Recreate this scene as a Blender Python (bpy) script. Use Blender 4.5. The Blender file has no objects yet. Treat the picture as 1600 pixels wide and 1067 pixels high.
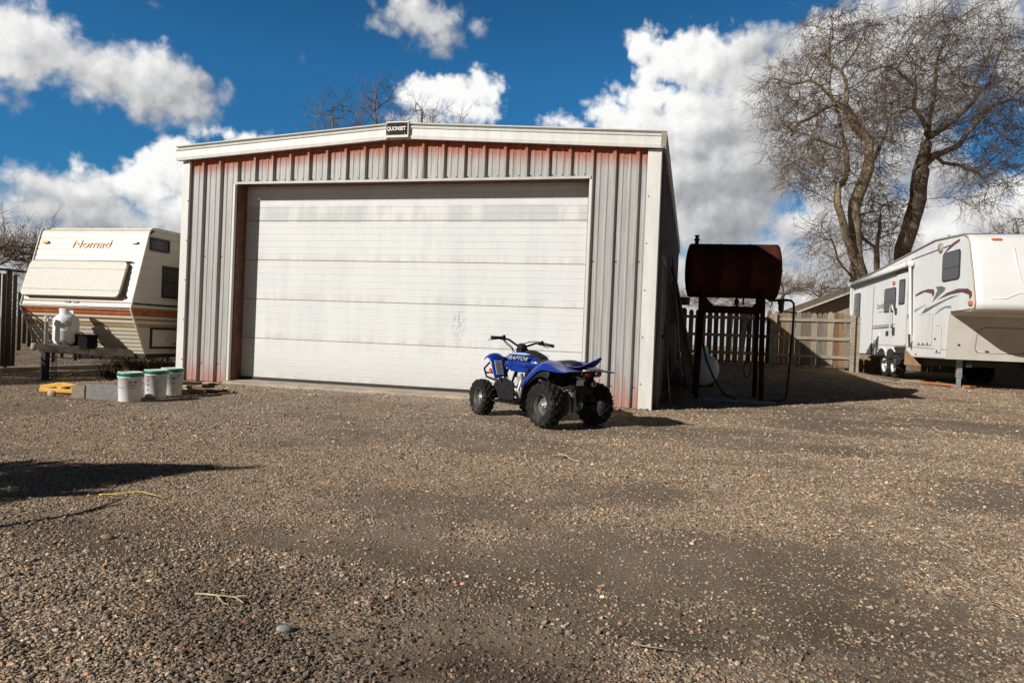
import bpy, math, random
import numpy as np
from mathutils import Vector, Matrix, noise, kdtree
R = math.radians
scene = bpy.context.scene
COL = scene.collection
random.seed(7)
rng = np.random.default_rng(11)

# ------------------------------------------------------------------ mesh helpers
class MB:
    """collects geometry; build() links it as one mesh object"""
    def __init__(s):
        s.v = []; s.f = []; s.m = []; s.cur = 0; s.sm = []; s.smooth = False
    def add(s, vs, fs):
        o = len(s.v)
        s.v += [tuple(map(float, p)) for p in vs]
        for f in fs:
            s.f.append(tuple(i + o for i in f)); s.m.append(s.cur); s.sm.append(s.smooth)
        return s
    def box(s, c, d, rot=None):
        hx, hy, hz = d[0] / 2, d[1] / 2, d[2] / 2
        P = [Vector((x, y, z)) for x in (-hx, hx) for y in (-hy, hy) for z in (-hz, hz)]
        if rot is not None: P = [rot @ p for p in P]
        c = Vector(c)
        return s.add([p + c for p in P], [(0, 1, 3, 2), (4, 6, 7, 5), (0, 4, 5, 1), (2, 3, 7, 6), (0, 2, 6, 4), (1, 5, 7, 3)])
    def span(s, x0, x1, y0, y1, z0, z1):
        return s.box(((x0 + x1) / 2, (y0 + y1) / 2, (z0 + z1) / 2), (abs(x1 - x0), abs(y1 - y0), abs(z1 - z0)))
    def beam(s, a, b, w, h, up=(0, 0, 1)):
        a = Vector(a); b = Vector(b); t = (b - a); L = t.length; t.normalize()
        u = Vector(up); sd = t.cross(u)
        if sd.length < 1e-4: sd = t.cross(Vector((1, 0, 0)))
        sd.normalize(); u = sd.cross(t)
        P = []
        for q in (a, b):
            for i, j in ((-1, -1), (1, -1), (1, 1), (-1, 1)): P.append(q + sd * (w / 2 * i) + u * (h / 2 * j))
        return s.add(P, [(3, 2, 1, 0), (4, 5, 6, 7), (0, 1, 5, 4), (1, 2, 6, 5), (2, 3, 7, 6), (3, 0, 4, 7)])
    def tube(s, path, r, n=8, caps=True, smooth=True):
        path = [Vector(p) for p in path]; k = len(path)
        rad = r if isinstance(r, (list, tuple)) else [r] * k
        T = []
        for i in range(k):
            t = path[min(i + 1, k - 1)] - path[max(i - 1, 0)]
            T.append(t.normalized() if t.length > 1e-9 else Vector((0, 0, 1)))
        a = Vector((0, 0, 1)) if abs(T[0].z) < .9 else Vector((1, 0, 0))
        N = T[0].cross(a).normalized(); vs = []; fs = []
        for i in range(k):
            N = (N - T[i] * N.dot(T[i])); N = N.normalized() if N.length > 1e-6 else T[i].orthogonal().normalized()
            B = T[i].cross(N)
            for j in range(n):
                an = 2 * math.pi * j / n
                vs.append(path[i] + (N * math.cos(an) + B * math.sin(an)) * rad[i])
        for i in range(k - 1):
            for j in range(n):
                j2 = (j + 1) % n
                fs.append((i * n + j, i * n + j2, (i + 1) * n + j2, (i + 1) * n + j))
        sm = s.smooth; s.smooth = smooth; s.add(vs, fs); s.smooth = False
        if caps:
            o = len(s.v) - k * n
            s.f.append(tuple(o + j for j in reversed(range(n)))); s.m.append(s.cur); s.sm.append(False)
            o2 = o + (k - 1) * n
            s.f.append(tuple(o2 + j for j in range(n))); s.m.append(s.cur); s.sm.append(False)
        s.smooth = sm
        return s
    def lathe(s, prof, o=(0, 0, 0), axis=(0, 0, 1), n=24, smooth=True):
        """prof: (radius, height along axis)"""
        o = Vector(o); ax = Vector(axis).normalized()
        X = ax.orthogonal().normalized(); Y = ax.cross(X); k = len(prof); vs = []; fs = []
        for (r, h) in prof:
            for j in range(n):
                an = 2 * math.pi * j / n
                vs.append(o + ax * h + (X * math.cos(an) + Y * math.sin(an)) * max(r, 1e-5))
        for i in range(k - 1):
            for j in range(n):
                j2 = (j + 1) % n
                fs.append((i * n + j, i * n + j2, (i + 1) * n + j2, (i + 1) * n + j))
        sm = s.smooth; s.smooth = smooth; s.add(vs, fs); s.smooth = sm
        return s
    def prism(s, poly, fn, t0=0.0, t1=.01):
        """poly of 2-D points, fn(a, b, t) -> 3-D"""
        n = len(poly)
        vs = [fn(a, b, t0) for a, b in poly] + [fn(a, b, t1) for a, b in poly]
        fs = [tuple(reversed(range(n))), tuple(range(n, 2 * n))] + [(i, (i + 1) % n, n + (i + 1) % n, n + i) for i in range(n)]
        return s.add(vs, fs)
    def loft(s, rings, closed=True, caps=True, smooth=True):
        n = len(rings[0]); vs = [p for r in rings for p in r]; fs = []
        for i in range(len(rings) - 1):
            for j in range(n if closed else n - 1):
                j2 = (j + 1) % n
                fs.append((i * n + j, i * n + j2, (i + 1) * n + j2, (i + 1) * n + j))
        if caps and closed:
            fs.append(tuple(reversed(range(n)))); fs.append(tuple(range((len(rings) - 1) * n, len(rings) * n)))
        sm = s.smooth; s.smooth = smooth; s.add(vs, fs); s.smooth = sm
        return s
    def build(s, name, mats, parent=None, bevel=0, subsurf=0, solid=0, shade=None):
        me = bpy.data.meshes.new(name)
        me.from_pydata(s.v, [], s.f)
        if not isinstance(mats, (list, tuple)): mats = [mats]
        for m in mats: me.materials.append(m)
        me.polygons.foreach_set('material_index', s.m)
        me.polygons.foreach_set('use_smooth', [True] * len(s.f) if (shade or subsurf) else s.sm)
        me.update()
        o = bpy.data.objects.new(name, me); COL.objects.link(o)
        if parent is not None: o.parent = parent
        if solid:
            q = o.modifiers.new('solid', 'SOLIDIFY'); q.thickness = solid; q.offset = 0
        if bevel:
            q = o.modifiers.new('bevel', 'BEVEL'); q.width = bevel; q.segments = 2; q.limit_method = 'ANGLE'; q.angle_limit = R(40)
        if subsurf:
            q = o.modifiers.new('sub', 'SUBSURF'); q.levels = subsurf; q.render_levels = subsurf
        return o

def npmesh(name, V, F, mat, parent=None, smooth=False, colors=None):
    """fast mesh from numpy arrays, F is (n,3) or (n,4)"""
    me = bpy.data.meshes.new(name)
    k = F.shape[1]
    me.vertices.add(len(V)); me.vertices.foreach_set('co', V.astype(np.float32).ravel())
    me.loops.add(F.size); me.loops.foreach_set('vertex_index', F.astype(np.int32).ravel())
    me.polygons.add(len(F))
    me.polygons.foreach_set('loop_start', np.arange(0, F.size, k, dtype=np.int32))
    me.polygons.foreach_set('use_smooth', np.full(len(F), smooth))
    me.update(calc_edges=True)
    if colors is not None:
        a = me.color_attributes.new('tint', 'FLOAT_COLOR', 'POINT')
        a.data.foreach_set('color', colors.astype(np.float32).ravel())
    me.materials.append(mat)
    o = bpy.data.objects.new(name, me); COL.objects.link(o)
    if parent is not None: o.parent = parent
    return o

def thing(name, label, cat, loc=(0, 0, 0), rz=0, group=None):
    o = bpy.data.objects.new(name, None); COL.objects.link(o)
    o.location = loc; o.rotation_euler = (0, 0, rz); o.empty_display_size = .2
    o['label'] = label; o['category'] = cat
    if group: o['group'] = group
    return o
def tag(o, label, cat, group=None):
    o['label'] = label; o['category'] = cat
    if group: o['group'] = group
    return o
def text(name, body, size, mat, M, parent=None, extrude=.0015, shear=0, font_scale=(1, 1), outline=0):
    cu = bpy.data.curves.new(name, 'FONT'); cu.body = body; cu.size = size; cu.extrude = extrude
    cu.align_x = 'CENTER'; cu.align_y = 'CENTER'; cu.shear = shear; cu.offset = outline
    tmp = bpy.data.objects.new(name, cu); COL.objects.link(tmp)
    me = bpy.data.meshes.new_from_object(tmp.evaluated_get(bpy.context.evaluated_depsgraph_get()))
    bpy.data.objects.remove(tmp)
    for v in me.vertices: v.co.x *= font_scale[0]; v.co.y *= font_scale[1]
    me.materials.clear(); me.materials.append(mat); me.name = name
    o = bpy.data.objects.new(name, me); COL.objects.link(o)
    if parent is not None: o.parent = parent
    o.matrix_local = M
    return o
def frame(o, x, y):
    """matrix with given x axis, y axis and origin"""
    x = Vector(x).normalized(); y = Vector(y); z = x.cross(y).normalized(); y = z.cross(x)
    return Matrix(((x.x, y.x, z.x, o[0]), (x.y, y.y, z.y, o[1]), (x.z, y.z, z.z, o[2]), (0, 0, 0, 1)))

# ------------------------------------------------------------------ node helpers
class NT:
    def __init__(s, tree): s.t = tree; s.n = tree.nodes; s.l = tree.links
    def node(s, typ, **kw):
        n = s.n.new(typ)
        for k, v in kw.items(): setattr(n, k, v)
        return n
    def put(s, sock, val):
        if isinstance(val, bpy.types.NodeSocket): s.l.new(val, sock)
        elif val is not None: sock.default_value = val
    def math(s, op, a, b=None, c=None, clamp=False):
        n = s.node('ShaderNodeMath', operation=op, use_clamp=clamp)
        s.put(n.inputs[0], a)
        if b is not None: s.put(n.inputs[1], b)
        if c is not None: s.put(n.inputs[2], c)
        return n.outputs[0]
    def vmath(s, op, a, b=None, out=0):
        n = s.node('ShaderNodeVectorMath', operation=op)
        s.put(n.inputs[0], a)
        if b is not None: s.put(n.inputs[1], b)
        return n.outputs[out]
    def mix(s, f, a, b, blend='MIX'):
        n = s.node('ShaderNodeMix', data_type='RGBA', blend_type=blend)
        s.put(n.inputs[0], f)
        for i, v in ((6, a), (7, b)):
            if isinstance(v, (tuple, list)): v = (*v[:3], 1)
            s.put(n.inputs[i], v)
        return n.outputs[2]
    def ramp(s, f, stops, interp='LINEAR'):
        n = s.node('ShaderNodeValToRGB'); n.color_ramp.interpolation = interp
        e = n.color_ramp.elements
        while len(e) < len(stops): e.new(.5)
        for el, (p, c) in zip(e, stops):
            el.position = p; el.color = (*c[:3], 1) if isinstance(c, (tuple, list)) else (c, c, c, 1)
        s.put(n.inputs[0], f); return n.outputs[0]
    def step(s, v, a, b):
        n = s.node('ShaderNodeMapRange', interpolation_type='SMOOTHSTEP')
        s.put(n.inputs[0], v); s.put(n.inputs[1], a); s.put(n.inputs[2], b); return n.outputs[0]
    def noise(s, vec, scale, detail=5, rough=.55, dist=0, out=0, dim='3D'):
        n = s.node('ShaderNodeTexNoise', noise_dimensions=dim)
        s.put(n.inputs['Vector'], vec); s.put(n.inputs['Scale'], scale); n.inputs['Detail'].default_value = detail
        n.inputs['Roughness'].default_value = rough; n.inputs['Distortion'].default_value = dist
        return n.outputs[out]
    def voro(s, vec, scale, out='Distance', feature='F1', rnd=1):
        n = s.node('ShaderNodeTexVoronoi', feature=feature)
        s.put(n.inputs['Vector'], vec); s.put(n.inputs['Scale'], scale); n.inputs['Randomness'].default_value = rnd
        return n.outputs[out]
    def coord(s, out='Object'): return s.node('ShaderNodeTexCoord').outputs[out]
    def scalev(s, vec, k):
        return s.vmath('MULTIPLY', vec, k)
    def sep(s, vec):
        n = s.node('ShaderNodeSeparateXYZ'); s.put(n.inputs[0], vec); return n.outputs
    def attr(s, name, out='Fac'):
        n = s.node('ShaderNodeAttribute'); n.attribute_name = name; return n.outputs[out]
    def bump(s, h, strength=.5, dist=.01, normal=None):
        n = s.node('ShaderNodeBump'); s.put(n.inputs['Height'], h)
        n.inputs['Strength'].default_value = strength; n.inputs['Distance'].default_value = dist
        if normal is not None: s.put(n.inputs['Normal'], normal)
        return n.outputs[0]
def newmat(name):
    m = bpy.data.materials.new(name); m.use_nodes = True
    t = NT(m.node_tree); b = t.n['Principled BSDF']
    return m, t, b
def mat(name, c1, c2=None, rough=.6, metal=0, scale=6, stretch=(1, 1, 1), bump=0, bscale=60, detail=6, lo=.35, hi=.65, coat=0, spec=None, rvar=.1, c3=None, s3=30, a3=.3):
    m, t, b = newmat(name)
    co = t.scalev(t.coord(), stretch)
    nz = t.noise(co, scale, detail)
    if c2 is None: c2 = tuple(x * .82 for x in c1)
    col = t.mix(t.step(nz, lo, hi), c1, c2)
    if c3 is not None:
        n3 = t.noise(co, s3, 5, .6)
        col = t.mix(t.math('MULTIPLY', t.step(n3, .55, .7), a3), col, c3)
    t.put(b.inputs['Base Color'], col)
    t.put(b.inputs['Roughness'], t.math('ADD', rough - rvar / 2, t.math('MULTIPLY', t.noise(co, scale * 3.1, 4), rvar)))
    b.inputs['Metallic'].default_value = metal
    if coat: b.inputs['Coat Weight'].default_value = coat; b.inputs['Coat Roughness'].default_value = .08
    if spec is not None: b.inputs['Specular IOR Level'].default_value = spec
    if bump:
        t.put(b.inputs['Normal'], t.bump(t.noise(co, bscale, 6, .6), bump, .004))
    return m

# ------------------------------------------------------------------ camera
cam = bpy.data.cameras.new('camera'); camo = bpy.data.objects.new('camera', cam); COL.objects.link(camo)
cam.sensor_width = 36; cam.lens = 24.75; cam.clip_end = 5000; cam.clip_start = .05
CR = (0.96817705, 0.24695052, 0.04060337); CU = (-0.04082023, -0.00424359, 0.99915750); CF = (-0.24691477, 0.96901880, -0.00597203)
camo.matrix_world = Matrix(((CR[0], CU[0], -CF[0], 0), (CR[1], CU[1], -CF[1], 0), (CR[2], CU[2], -CF[2], .95), (0, 0, 0, 1)))
scene.camera = camo
scene.view_settings.view_transform = 'Standard'; scene.view_settings.look = 'None'
scene.view_settings.exposure = 0.12; scene.view_settings.gamma = 1
scene.cycles.max_bounces = 6; scene.cycles.diffuse_bounces = 2; scene.cycles.glossy_bounces = 3
scene.cycles.transmission_bounces = 4; scene.cycles.transparent_max_bounces = 6
scene.cycles.use_denoising = True

# ------------------------------------------------------------------ sun and sky
SUN_EL = R(26.3); SUN_TO = Vector((-.654 * math.cos(SUN_EL), -.757 * math.cos(SUN_EL), math.sin(SUN_EL))).normalized()
sd = bpy.data.lights.new('sun', 'SUN'); sd.energy = 5.0; sd.angle = R(.5); sd.color = (1, .97, .92)
so = bpy.data.objects.new('sun', sd); COL.objects.link(so); so.location = (-20, -24, 20)
so.rotation_euler = SUN_TO.to_track_quat('Z', 'Y').to_euler()

world = bpy.data.worlds.new('World'); scene.world = world; world.use_nodes = True
world.cycles.sampling_method = 'NONE'
wt = NT(world.node_tree); wt.n.clear()
sky = wt.node('ShaderNodeTexSky', sky_type='NISHITA'); sky.sun_disc = False
sky.sun_elevation = SUN_EL; sky.sun_rotation = math.atan2(SUN_TO.x, SUN_TO.y); sky.air_density = 1.0; sky.dust_density = 0.0; sky.ozone_density = 3.0; sky.altitude = 1500
BLOBS = [(-1.2, 12.8, 3.4, 3.2, .62), (-45.8, 7.4, 4.5, 2.4, .62), (-48.0, 8.6, 3.5, 2.0, .66), (-41.2, 16.3, 4.6, 2.7, .62), (2.2, 10.6, 4.5, 3.5, .52), (11.5, 9.8, 4.0, 3.0, .62), (16.0, 12.2, 3.2, 2.4, .62), (9.2, 17.5, 4.5, 5.0, .68), (4.5, 18.0, 4.0, 4.0, .62), (13.5, 19.5, 5.0, 4.0, .64), (-5.5, 15.5, 3.5, 2.5, .9), (3.5, 13.5, 5.0, 4.0, .5), (-44.5, 17.0, 3.5, 2.4, .7), (17.5, 8.5, 6.0, 3.2, .78), (-49.9, 17.4, 4.1, 2.9, 0.8), (-47.0, 17.5, 2.2, 1.8, 0.72), (-42.1, 17.3, 3.0, 2.3, 0.86), (-41.6, 15.9, 4.1, 1.9, 0.55), (-39.8, 16.3, 2.5, 1.7, 0.5), (-45.4, 16.0, 2.7, 2.0, 0.62), (-50.3, 14.2, 2.0, 0.9, 0.5), (-22.6, 23.9, 4.3, 1.9, 0.66), (-21.0, 22.6, 3.1, 1.4, 0.6), (-18.7, 23.2, 1.9, 1.0, 0.62), (-32.0, 20.3, 0.6, 0.8, 0.4), (-41.9, 22.0, 1.6, 0.4, 0.4), (-22.1, 18.1, 2.7, 1.9, 1), (-20.0, 18.8, 2.6, 1.6, 1), (-17.5, 19.1, 2.3, 1.5, 1), (-18.4, 17.5, 3.1, 1.4, 0.95), (-22.8, 16.5, 3.0, 1.4, 0.75), (-37.5, 14.0, 2.4, 0.7, 1), (-40.4, 12.7, 1.2, 1.1, 1), (-39.8, 11.2, 3.0, 2.3, 1), (-42.6, 9.4, 3.2, 2.0, 1), (-45.6, 8.8, 3.4, 1.9, 0.75), (-46.2, 10.4, 1.1, 0.9, 0.9), (-48.9, 9.4, 1.9, 1.1, 0.8), (-48.8, 7.1, 3.2, 1.9, 0.62), (-43.2, 6.9, 5.2, 1.6, 0.6), (-39.5, 7.8, 3.4, 2.3, 0.7), (-34.7, 12.0, 2.7, 2.8, 0.9), (-25.1, 11.0, 9.9, 4.4, 0.8), (-4.7, 22.4, 1.9, 1.5, 1), (-1.7, 21.4, 3.7, 2.1, 1), (-3.9, 20.8, 2.3, 1.3, 1), (-3.8, 18.7, 4.0, 1.6, 1), (-6.8, 17.6, 3.6, 1.1, 1), (-10.6, 17.0, 2.6, 0.9, 0.95), (0.5, 21.1, 2.9, 2.6, 0.85), (3.1, 21.8, 2.4, 2.1, 0.7), (3.7, 19.1, 3.3, 2.7, 0.62), (6.2, 21.3, 2.7, 2.1, 0.72), (8.8, 22.3, 2.6, 1.8, 0.9), (7.6, 19.7, 2.7, 2.6, 0.7), (0.3, 16.6, 5.3, 3.2, 0.78), (5.1, 15.0, 4.6, 3.2, 0.52), (2.8, 12.3, 5.2, 2.8, 0.5), (1.1, 9.4, 4.3, 2.9, 0.55), (7.0, 13.1, 2.3, 1.8, 0.5), (7.6, 9.1, 4.0, 1.8, 0.8), (5.4, 7.0, 6.4, 1.9, 0.6), (10.7, 17.3, 3.8, 3.9, 0.72), (11.0, 12.0, 3.4, 3.2, 0.62), (10.7, 6.9, 5.1, 2.8, 0.55), (12.2, 22.9, 3.3, 2.0, 0.72), (15.4, 22.8, 3.5, 2.1, 0.62), (18.8, 21.4, 3.3, 2.7, 0.66), (20.7, 18.4, 2.1, 2.7, 0.62), (15.2, 18.5, 3.9, 3.7, 0.62), (14.6, 14.3, 3.6, 2.6, 0.6), (21.0, 10.9, 1.7, 1.5, 0.95), (19.3, 9.7, 2.5, 1.4, 0.9), (16.7, 9.9, 3.1, 2.2, 0.75), (14.0, 8.2, 4.0, 2.7, 0.6), (19.0, 7.6, 4.4, 1.7, 0.6)]
# cumulus field over azimuth / elevation (degrees), as a node group used for density and for its sunward slope
def cloud_group(with_tone):
    g = bpy.data.node_groups.new('cloud_field', 'ShaderNodeTree')
    g.interface.new_socket('P', in_out='INPUT', socket_type='NodeSocketVector')
    g.interface.new_socket('D', in_out='OUTPUT', socket_type='NodeSocketFloat')
    g.interface.new_socket('T', in_out='OUTPUT', socket_type='NodeSocketFloat')
    t = NT(g); gi = t.node('NodeGroupInput'); go = t.node('NodeGroupOutput'); P = gi.outputs[0]
    wn = t.noise(P, .28, 2, .5, out=1, dim='2D')
    P1 = t.vmath('ADD', P, t.vmath('MULTIPLY', t.vmath('SUBTRACT', wn, (.5, .5, .5)), (2.0, 1.6, 0)))
    field = None; sw = None; sb = None
    for (a, e, ra, re, br) in BLOBS:
        if a < -54: continue
        d = t.vmath('LENGTH', t.vmath('MULTIPLY', t.vmath('SUBTRACT', P1, (a, e, 0)), (1 / ra, 1 / re, 0)), out=1)
        k = min(ra, re) * .9
        f = t.math('MULTIPLY_ADD', d, -k, k * 1.12)
        field = f if field is None else t.math('SMOOTH_MAX', field, f, .35)
        if with_tone:
            w = t.math('POWER', t.math('MAXIMUM', t.math('SUBTRACT', 1.5, d), 0.0), 2.5)
            sw = w if sw is None else t.math('ADD', sw, w)
            sb = t.math('MULTIPLY', w, br) if sb is None else t.math('MULTIPLY_ADD', w, br, sb)
    low = t.math('MULTIPLY', t.math('SUBTRACT', 9.2, t.sep(P1)[1]), .45)
    field = t.math('SMOOTH_MAX', field, t.math('MINIMUM', low, 3.0), .6)
    if with_tone:
        w = t.math('POWER', t.math('MAXIMUM', t.math('MULTIPLY', t.math('SUBTRACT', 7.5, t.sep(P1)[1]), .22), 0.0), 2.0)
        sw = t.math('ADD', sw, w); sb = t.math('MULTIPLY_ADD', w, .60, sb)
    n1 = t.noise(P, .55, 6, .50, dim='2D')
    pv = t.vmath('ADD', P, t.vmath('MULTIPLY', t.vmath('SUBTRACT', t.noise(P, 1.3, 2, .5, out=1, dim='2D'), (.5, .5, .5)), (.9, .9, 0)))
    vr = t.node('ShaderNodeTexVoronoi', feature='F1', voronoi_dimensions='2D'); t.put(vr.inputs['Vector'], pv); vr.inputs['Scale'].default_value = .95
    vr.inputs['Detail'].default_value = 1.5; vr.inputs['Roughness'].default_value = .5; vr.inputs['Lacunarity'].default_value = 2.2
    D = t.math('MULTIPLY_ADD', t.math('SUBTRACT', n1, .5), 1.8, field)
    D = t.math('MULTIPLY_ADD', t.math('SUBTRACT', .4, vr.outputs['Distance']), .45, D)
    t.put(go.inputs[0], D)
    if with_tone: t.put(go.inputs[1], t.math('DIVIDE', sb, t.math('MAXIMUM', sw, .02)))
    return g
gT = cloud_group(True); gD = cloud_group(False)
dirv = wt.sep(wt.coord('Generated'))
az = wt.math('MULTIPLY', wt.math('ARCTAN2', dirv[0], dirv[1]), 57.29578)
el = wt.math('MULTIPLY', wt.math('ARCSINE', dirv[2]), 57.29578)
cx = wt.node('ShaderNodeCombineXYZ'); wt.put(cx.inputs[0], az); wt.put(cx.inputs[1], el)
P = cx.outputs[0]
n1 = wt.node('ShaderNodeGroup'); n1.node_tree = gT; wt.put(n1.inputs[0], P)
n2 = wt.node('ShaderNodeGroup'); n2.node_tree = gD; wt.put(n2.inputs[0], wt.vmath('ADD', P, (-.5, .75, 0)))
D = n1.outputs[0]; T = n1.outputs[1]
relief = wt.math('SUBTRACT', D, n2.outputs[0])
soft = wt.math('MULTIPLY_ADD', T, -2.0, 2.75)
mask = wt.step(D, -.05, soft)
tone = wt.math('MULTIPLY_ADD', relief, .15, T)
tone = wt.math('MULTIPLY_ADD', wt.math('SUBTRACT', wt.noise(P, .30, 4, .55, dim='2D'), .5), .5, tone)
ccol = wt.ramp(tone, [(.15, (.20, .21, .23)), (.5, (.40, .405, .42)), (.75, (.64, .64, .645)), (1.0, (.90, .90, .89))])
bgs = wt.node('ShaderNodeBackground'); bgc = wt.node('ShaderNodeBackground')
wt.put(bgs.inputs[0], wt.mix(1.0, wt.mix(1.0, sky.outputs[0], (.25, .84, 1.10), 'MULTIPLY'), wt.ramp(wt.math('MULTIPLY', el, 1 / 90), [(0.0, .5), (.10, .85), (.22, 1.0), (.30, .8), (.5, .32), (1, .28)]), 'MULTIPLY')); wt.put(bgs.inputs[1], wt.math('MULTIPLY_ADD', wt.step(dirv[1], .15, .6), .076, .009))
wt.put(bgc.inputs[0], ccol); bgc.inputs[1].default_value = 1.0
mx = wt.node('ShaderNodeMixShader'); wt.put(mx.inputs[0], wt.math('MULTIPLY', mask, wt.step(el, -1.0, .5)))
wt.l.new(bgs.outputs[0], mx.inputs[1]); wt.l.new(bgc.outputs[0], mx.inputs[2])
wo = wt.node('ShaderNodeOutputWorld'); wt.l.new(mx.outputs[0], wo.inputs[0])
RN1, RN2, RN3, RN4 = 110000, 140000, 160000, 150000

# ------------------------------------------------------------------ ground
def sstep(x, a, b):
    t = np.clip((x - a) / (b - a), 0, 1); return t * t * (3 - 2 * t)
GY = [-900, 2, 4, 7.3, 9.5, 12, 15, 17, 21, 40, 3000]; GZ = [-.08, -.08, -.05, .02, .06, .06, .12, .24, .46, .5, .5]
def ground(x, y):
    x = np.asarray(x, float); y = np.asarray(y, float)
    z = np.interp(y, GY, GZ)
    z = z - sstep(x, 3.6, 5.2) * np.clip(y - 16.5, 0, 4.5) / 4.5 * .18
    z = z * (1 - sstep(-x, 7.8, 9.5) * sstep(y, 6, 8))
    return z
def patches(x, y):
    """gravel cover 0..1: wheel-worn dirt strips between banks of loose stone"""
    v = noise.noise(Vector((x * .42 + 3, y * .6, .3))) * .75 + noise.noise(Vector((x * .95, y * 1.6 + 9, 4.1))) * .5 + noise.noise(Vector((x * 2.6, y * 3.4, 8))) * .28
    return v
def sheet(xs, ys):
    X, Y = np.meshgrid(xs, ys); Z = ground(X, Y)
    nz = np.zeros(Z.size); pa = np.zeros(Z.size); xf = X.ravel(); yf = Y.ravel()
    for i in range(Z.size):
        x = xf[i]; y = yf[i]
        if -15 < x < 13 and 0 < y < 30:
            p = patches(x, y); pa[i] = p
            nz[i] = .018 * p + .012 * noise.noise(Vector((x * 1.3, y * 1.3, 2))) + .006 * noise.noise(Vector((x * 5, y * 5, 2)))
    Z = Z + nz.reshape(Z.shape)
    n, m = Z.shape; idx = np.arange(n * m).reshape(n, m)
    F = np.stack([idx[:-1, :-1], idx[:-1, 1:], idx[1:, 1:], idx[1:, :-1]], -1).reshape(-1, 4)
    V = np.stack([X.ravel(), Y.ravel(), Z.ravel()], -1)
    return V, F, np.clip(pa * .9 + .5, 0, 1)
xs = np.concatenate([[-900, -400, -150, -60, -30, -20], np.arange(-15, 13.01, .11), [16, 22, 32, 60, 150, 400, 900]])
ys = np.concatenate([[-900, -300, -100, -30, -8, -2], np.arange(.4, 26, .11), [28, 31, 35, 45, 70, 150, 400, 1200]])
V, F, PA = sheet(xs, ys)

gm, t, b = newmat('dirt_and_gravel')
co = t.coord(); pat = t.attr('gravel_cover')
pat = t.math('MULTIPLY_ADD', t.math('SUBTRACT', t.noise(co, 7, 5, .65), .5), .9, pat)
cover = t.step(pat, .30, .68)
dirt = t.mix(t.step(t.noise(co, 1.1, 6, .6), .3, .7), (.165, .113, .072), (.27, .198, .132))
dirt = t.mix(t.math('MULTIPLY', t.step(t.noise(co, 170, 3, .7), .45, .75), .7), dirt, (.40, .325, .245))
def stones(scale, seed):
    v = t.vmath('ADD', co, (seed, seed * .37, seed * 1.7))
    v = t.vmath('ADD', v, t.vmath('MULTIPLY', t.noise(v, scale * 1.2, 2, .5, out=1), (.25 / scale, .25 / scale, 0)))
    vn = t.node('ShaderNodeTexVoronoi'); t.put(vn.inputs['Vector'], v); vn.inputs['Scale'].default_value = scale
    rnd = t.sep(vn.outputs['Color'])
    c = t.ramp(rnd[0], [(0, (.075, .067, .062)), (.15, (.19, .165, .14)), (.35, (.34, .295, .25)), (.55, (.42, .335, .26)), (.68, (.35, .35, .34)), (.8, (.50, .42, .33)), (.9, (.36, .22, .16)), (1, (.68, .63, .56))])
    return c, vn.outputs['Distance'], rnd[1]
c1, d1, r1 = stones(48, 0); c2, d2, r2 = stones(105, 5)
big = t.step(r1, .35, .4)
stc = t.mix(big, c2, c1)
stc = t.mix(t.step(t.noise(co, .5, 3), .35, .65), stc, (.245, .205, .165)) if False else stc
# greyer crushed stone before the door, warmer tan stone to the right and far left
sp = t.sep(co)
grey = t.math('MULTIPLY', t.step(sp[1], 4.5, 7.2), t.math('MULTIPLY', t.step(sp[0], -7.2, -5.6), t.math('SUBTRACT', 1.0, t.step(sp[0], -2.6, -.2))))
stc = t.mix(t.math('MULTIPLY', grey, .55), t.mix(1.0, stc, (1.52, 1.26, .98), 'MULTIPLY'), (.40, .37, .33))
spk = t.math('MULTIPLY', t.step(r2, .52, .56), t.math('SUBTRACT', 1.0, t.step(d2, .28, .42)))
dirt = t.mix(t.math('MULTIPLY', spk, .75), dirt, c2)
col = t.mix(t.math('MULTIPLY', cover, .93), dirt, stc)
# lens vignette painted into the soil colour, in patches towards the camera
vign_mask = t.math('MULTIPLY', t.step(t.noise(t.scalev(co, (1, 1.7, 1)), .55, 4, .6), .44, .58), t.math('SUBTRACT', 1.0, t.step(sp[1], 2.0, 3.8)))
col = t.mix(vign_mask, col, t.mix(1.0, col, (.46, .41, .36), 'MULTIPLY'))
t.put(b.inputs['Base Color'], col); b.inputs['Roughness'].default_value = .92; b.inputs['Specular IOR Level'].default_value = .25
h1 = t.math('MULTIPLY', t.math('SUBTRACT', 1.0, t.math('POWER', t.math('MULTIPLY', d1, 1.6), 2.0)), big)
h2 = t.math('SUBTRACT', .8, t.math('POWER', t.math('MULTIPLY', d2, 1.6), 2.0))
hh = t.math('MULTIPLY', t.math('MAXIMUM', h1, t.math('MULTIPLY', h2, .55)), t.math('MULTIPLY_ADD', cover, .85, .15))
hh = t.math('MULTIPLY_ADD', t.noise(co, 220, 4, .7), .35, hh)
t.put(b.inputs['Normal'], t.bump(hh, 1.0, .022))
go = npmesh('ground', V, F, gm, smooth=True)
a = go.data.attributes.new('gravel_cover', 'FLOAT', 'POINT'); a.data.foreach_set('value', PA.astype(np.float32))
go['kind'] = 'structure'
def gz(x, y): return float(ground(x, y))

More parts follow.
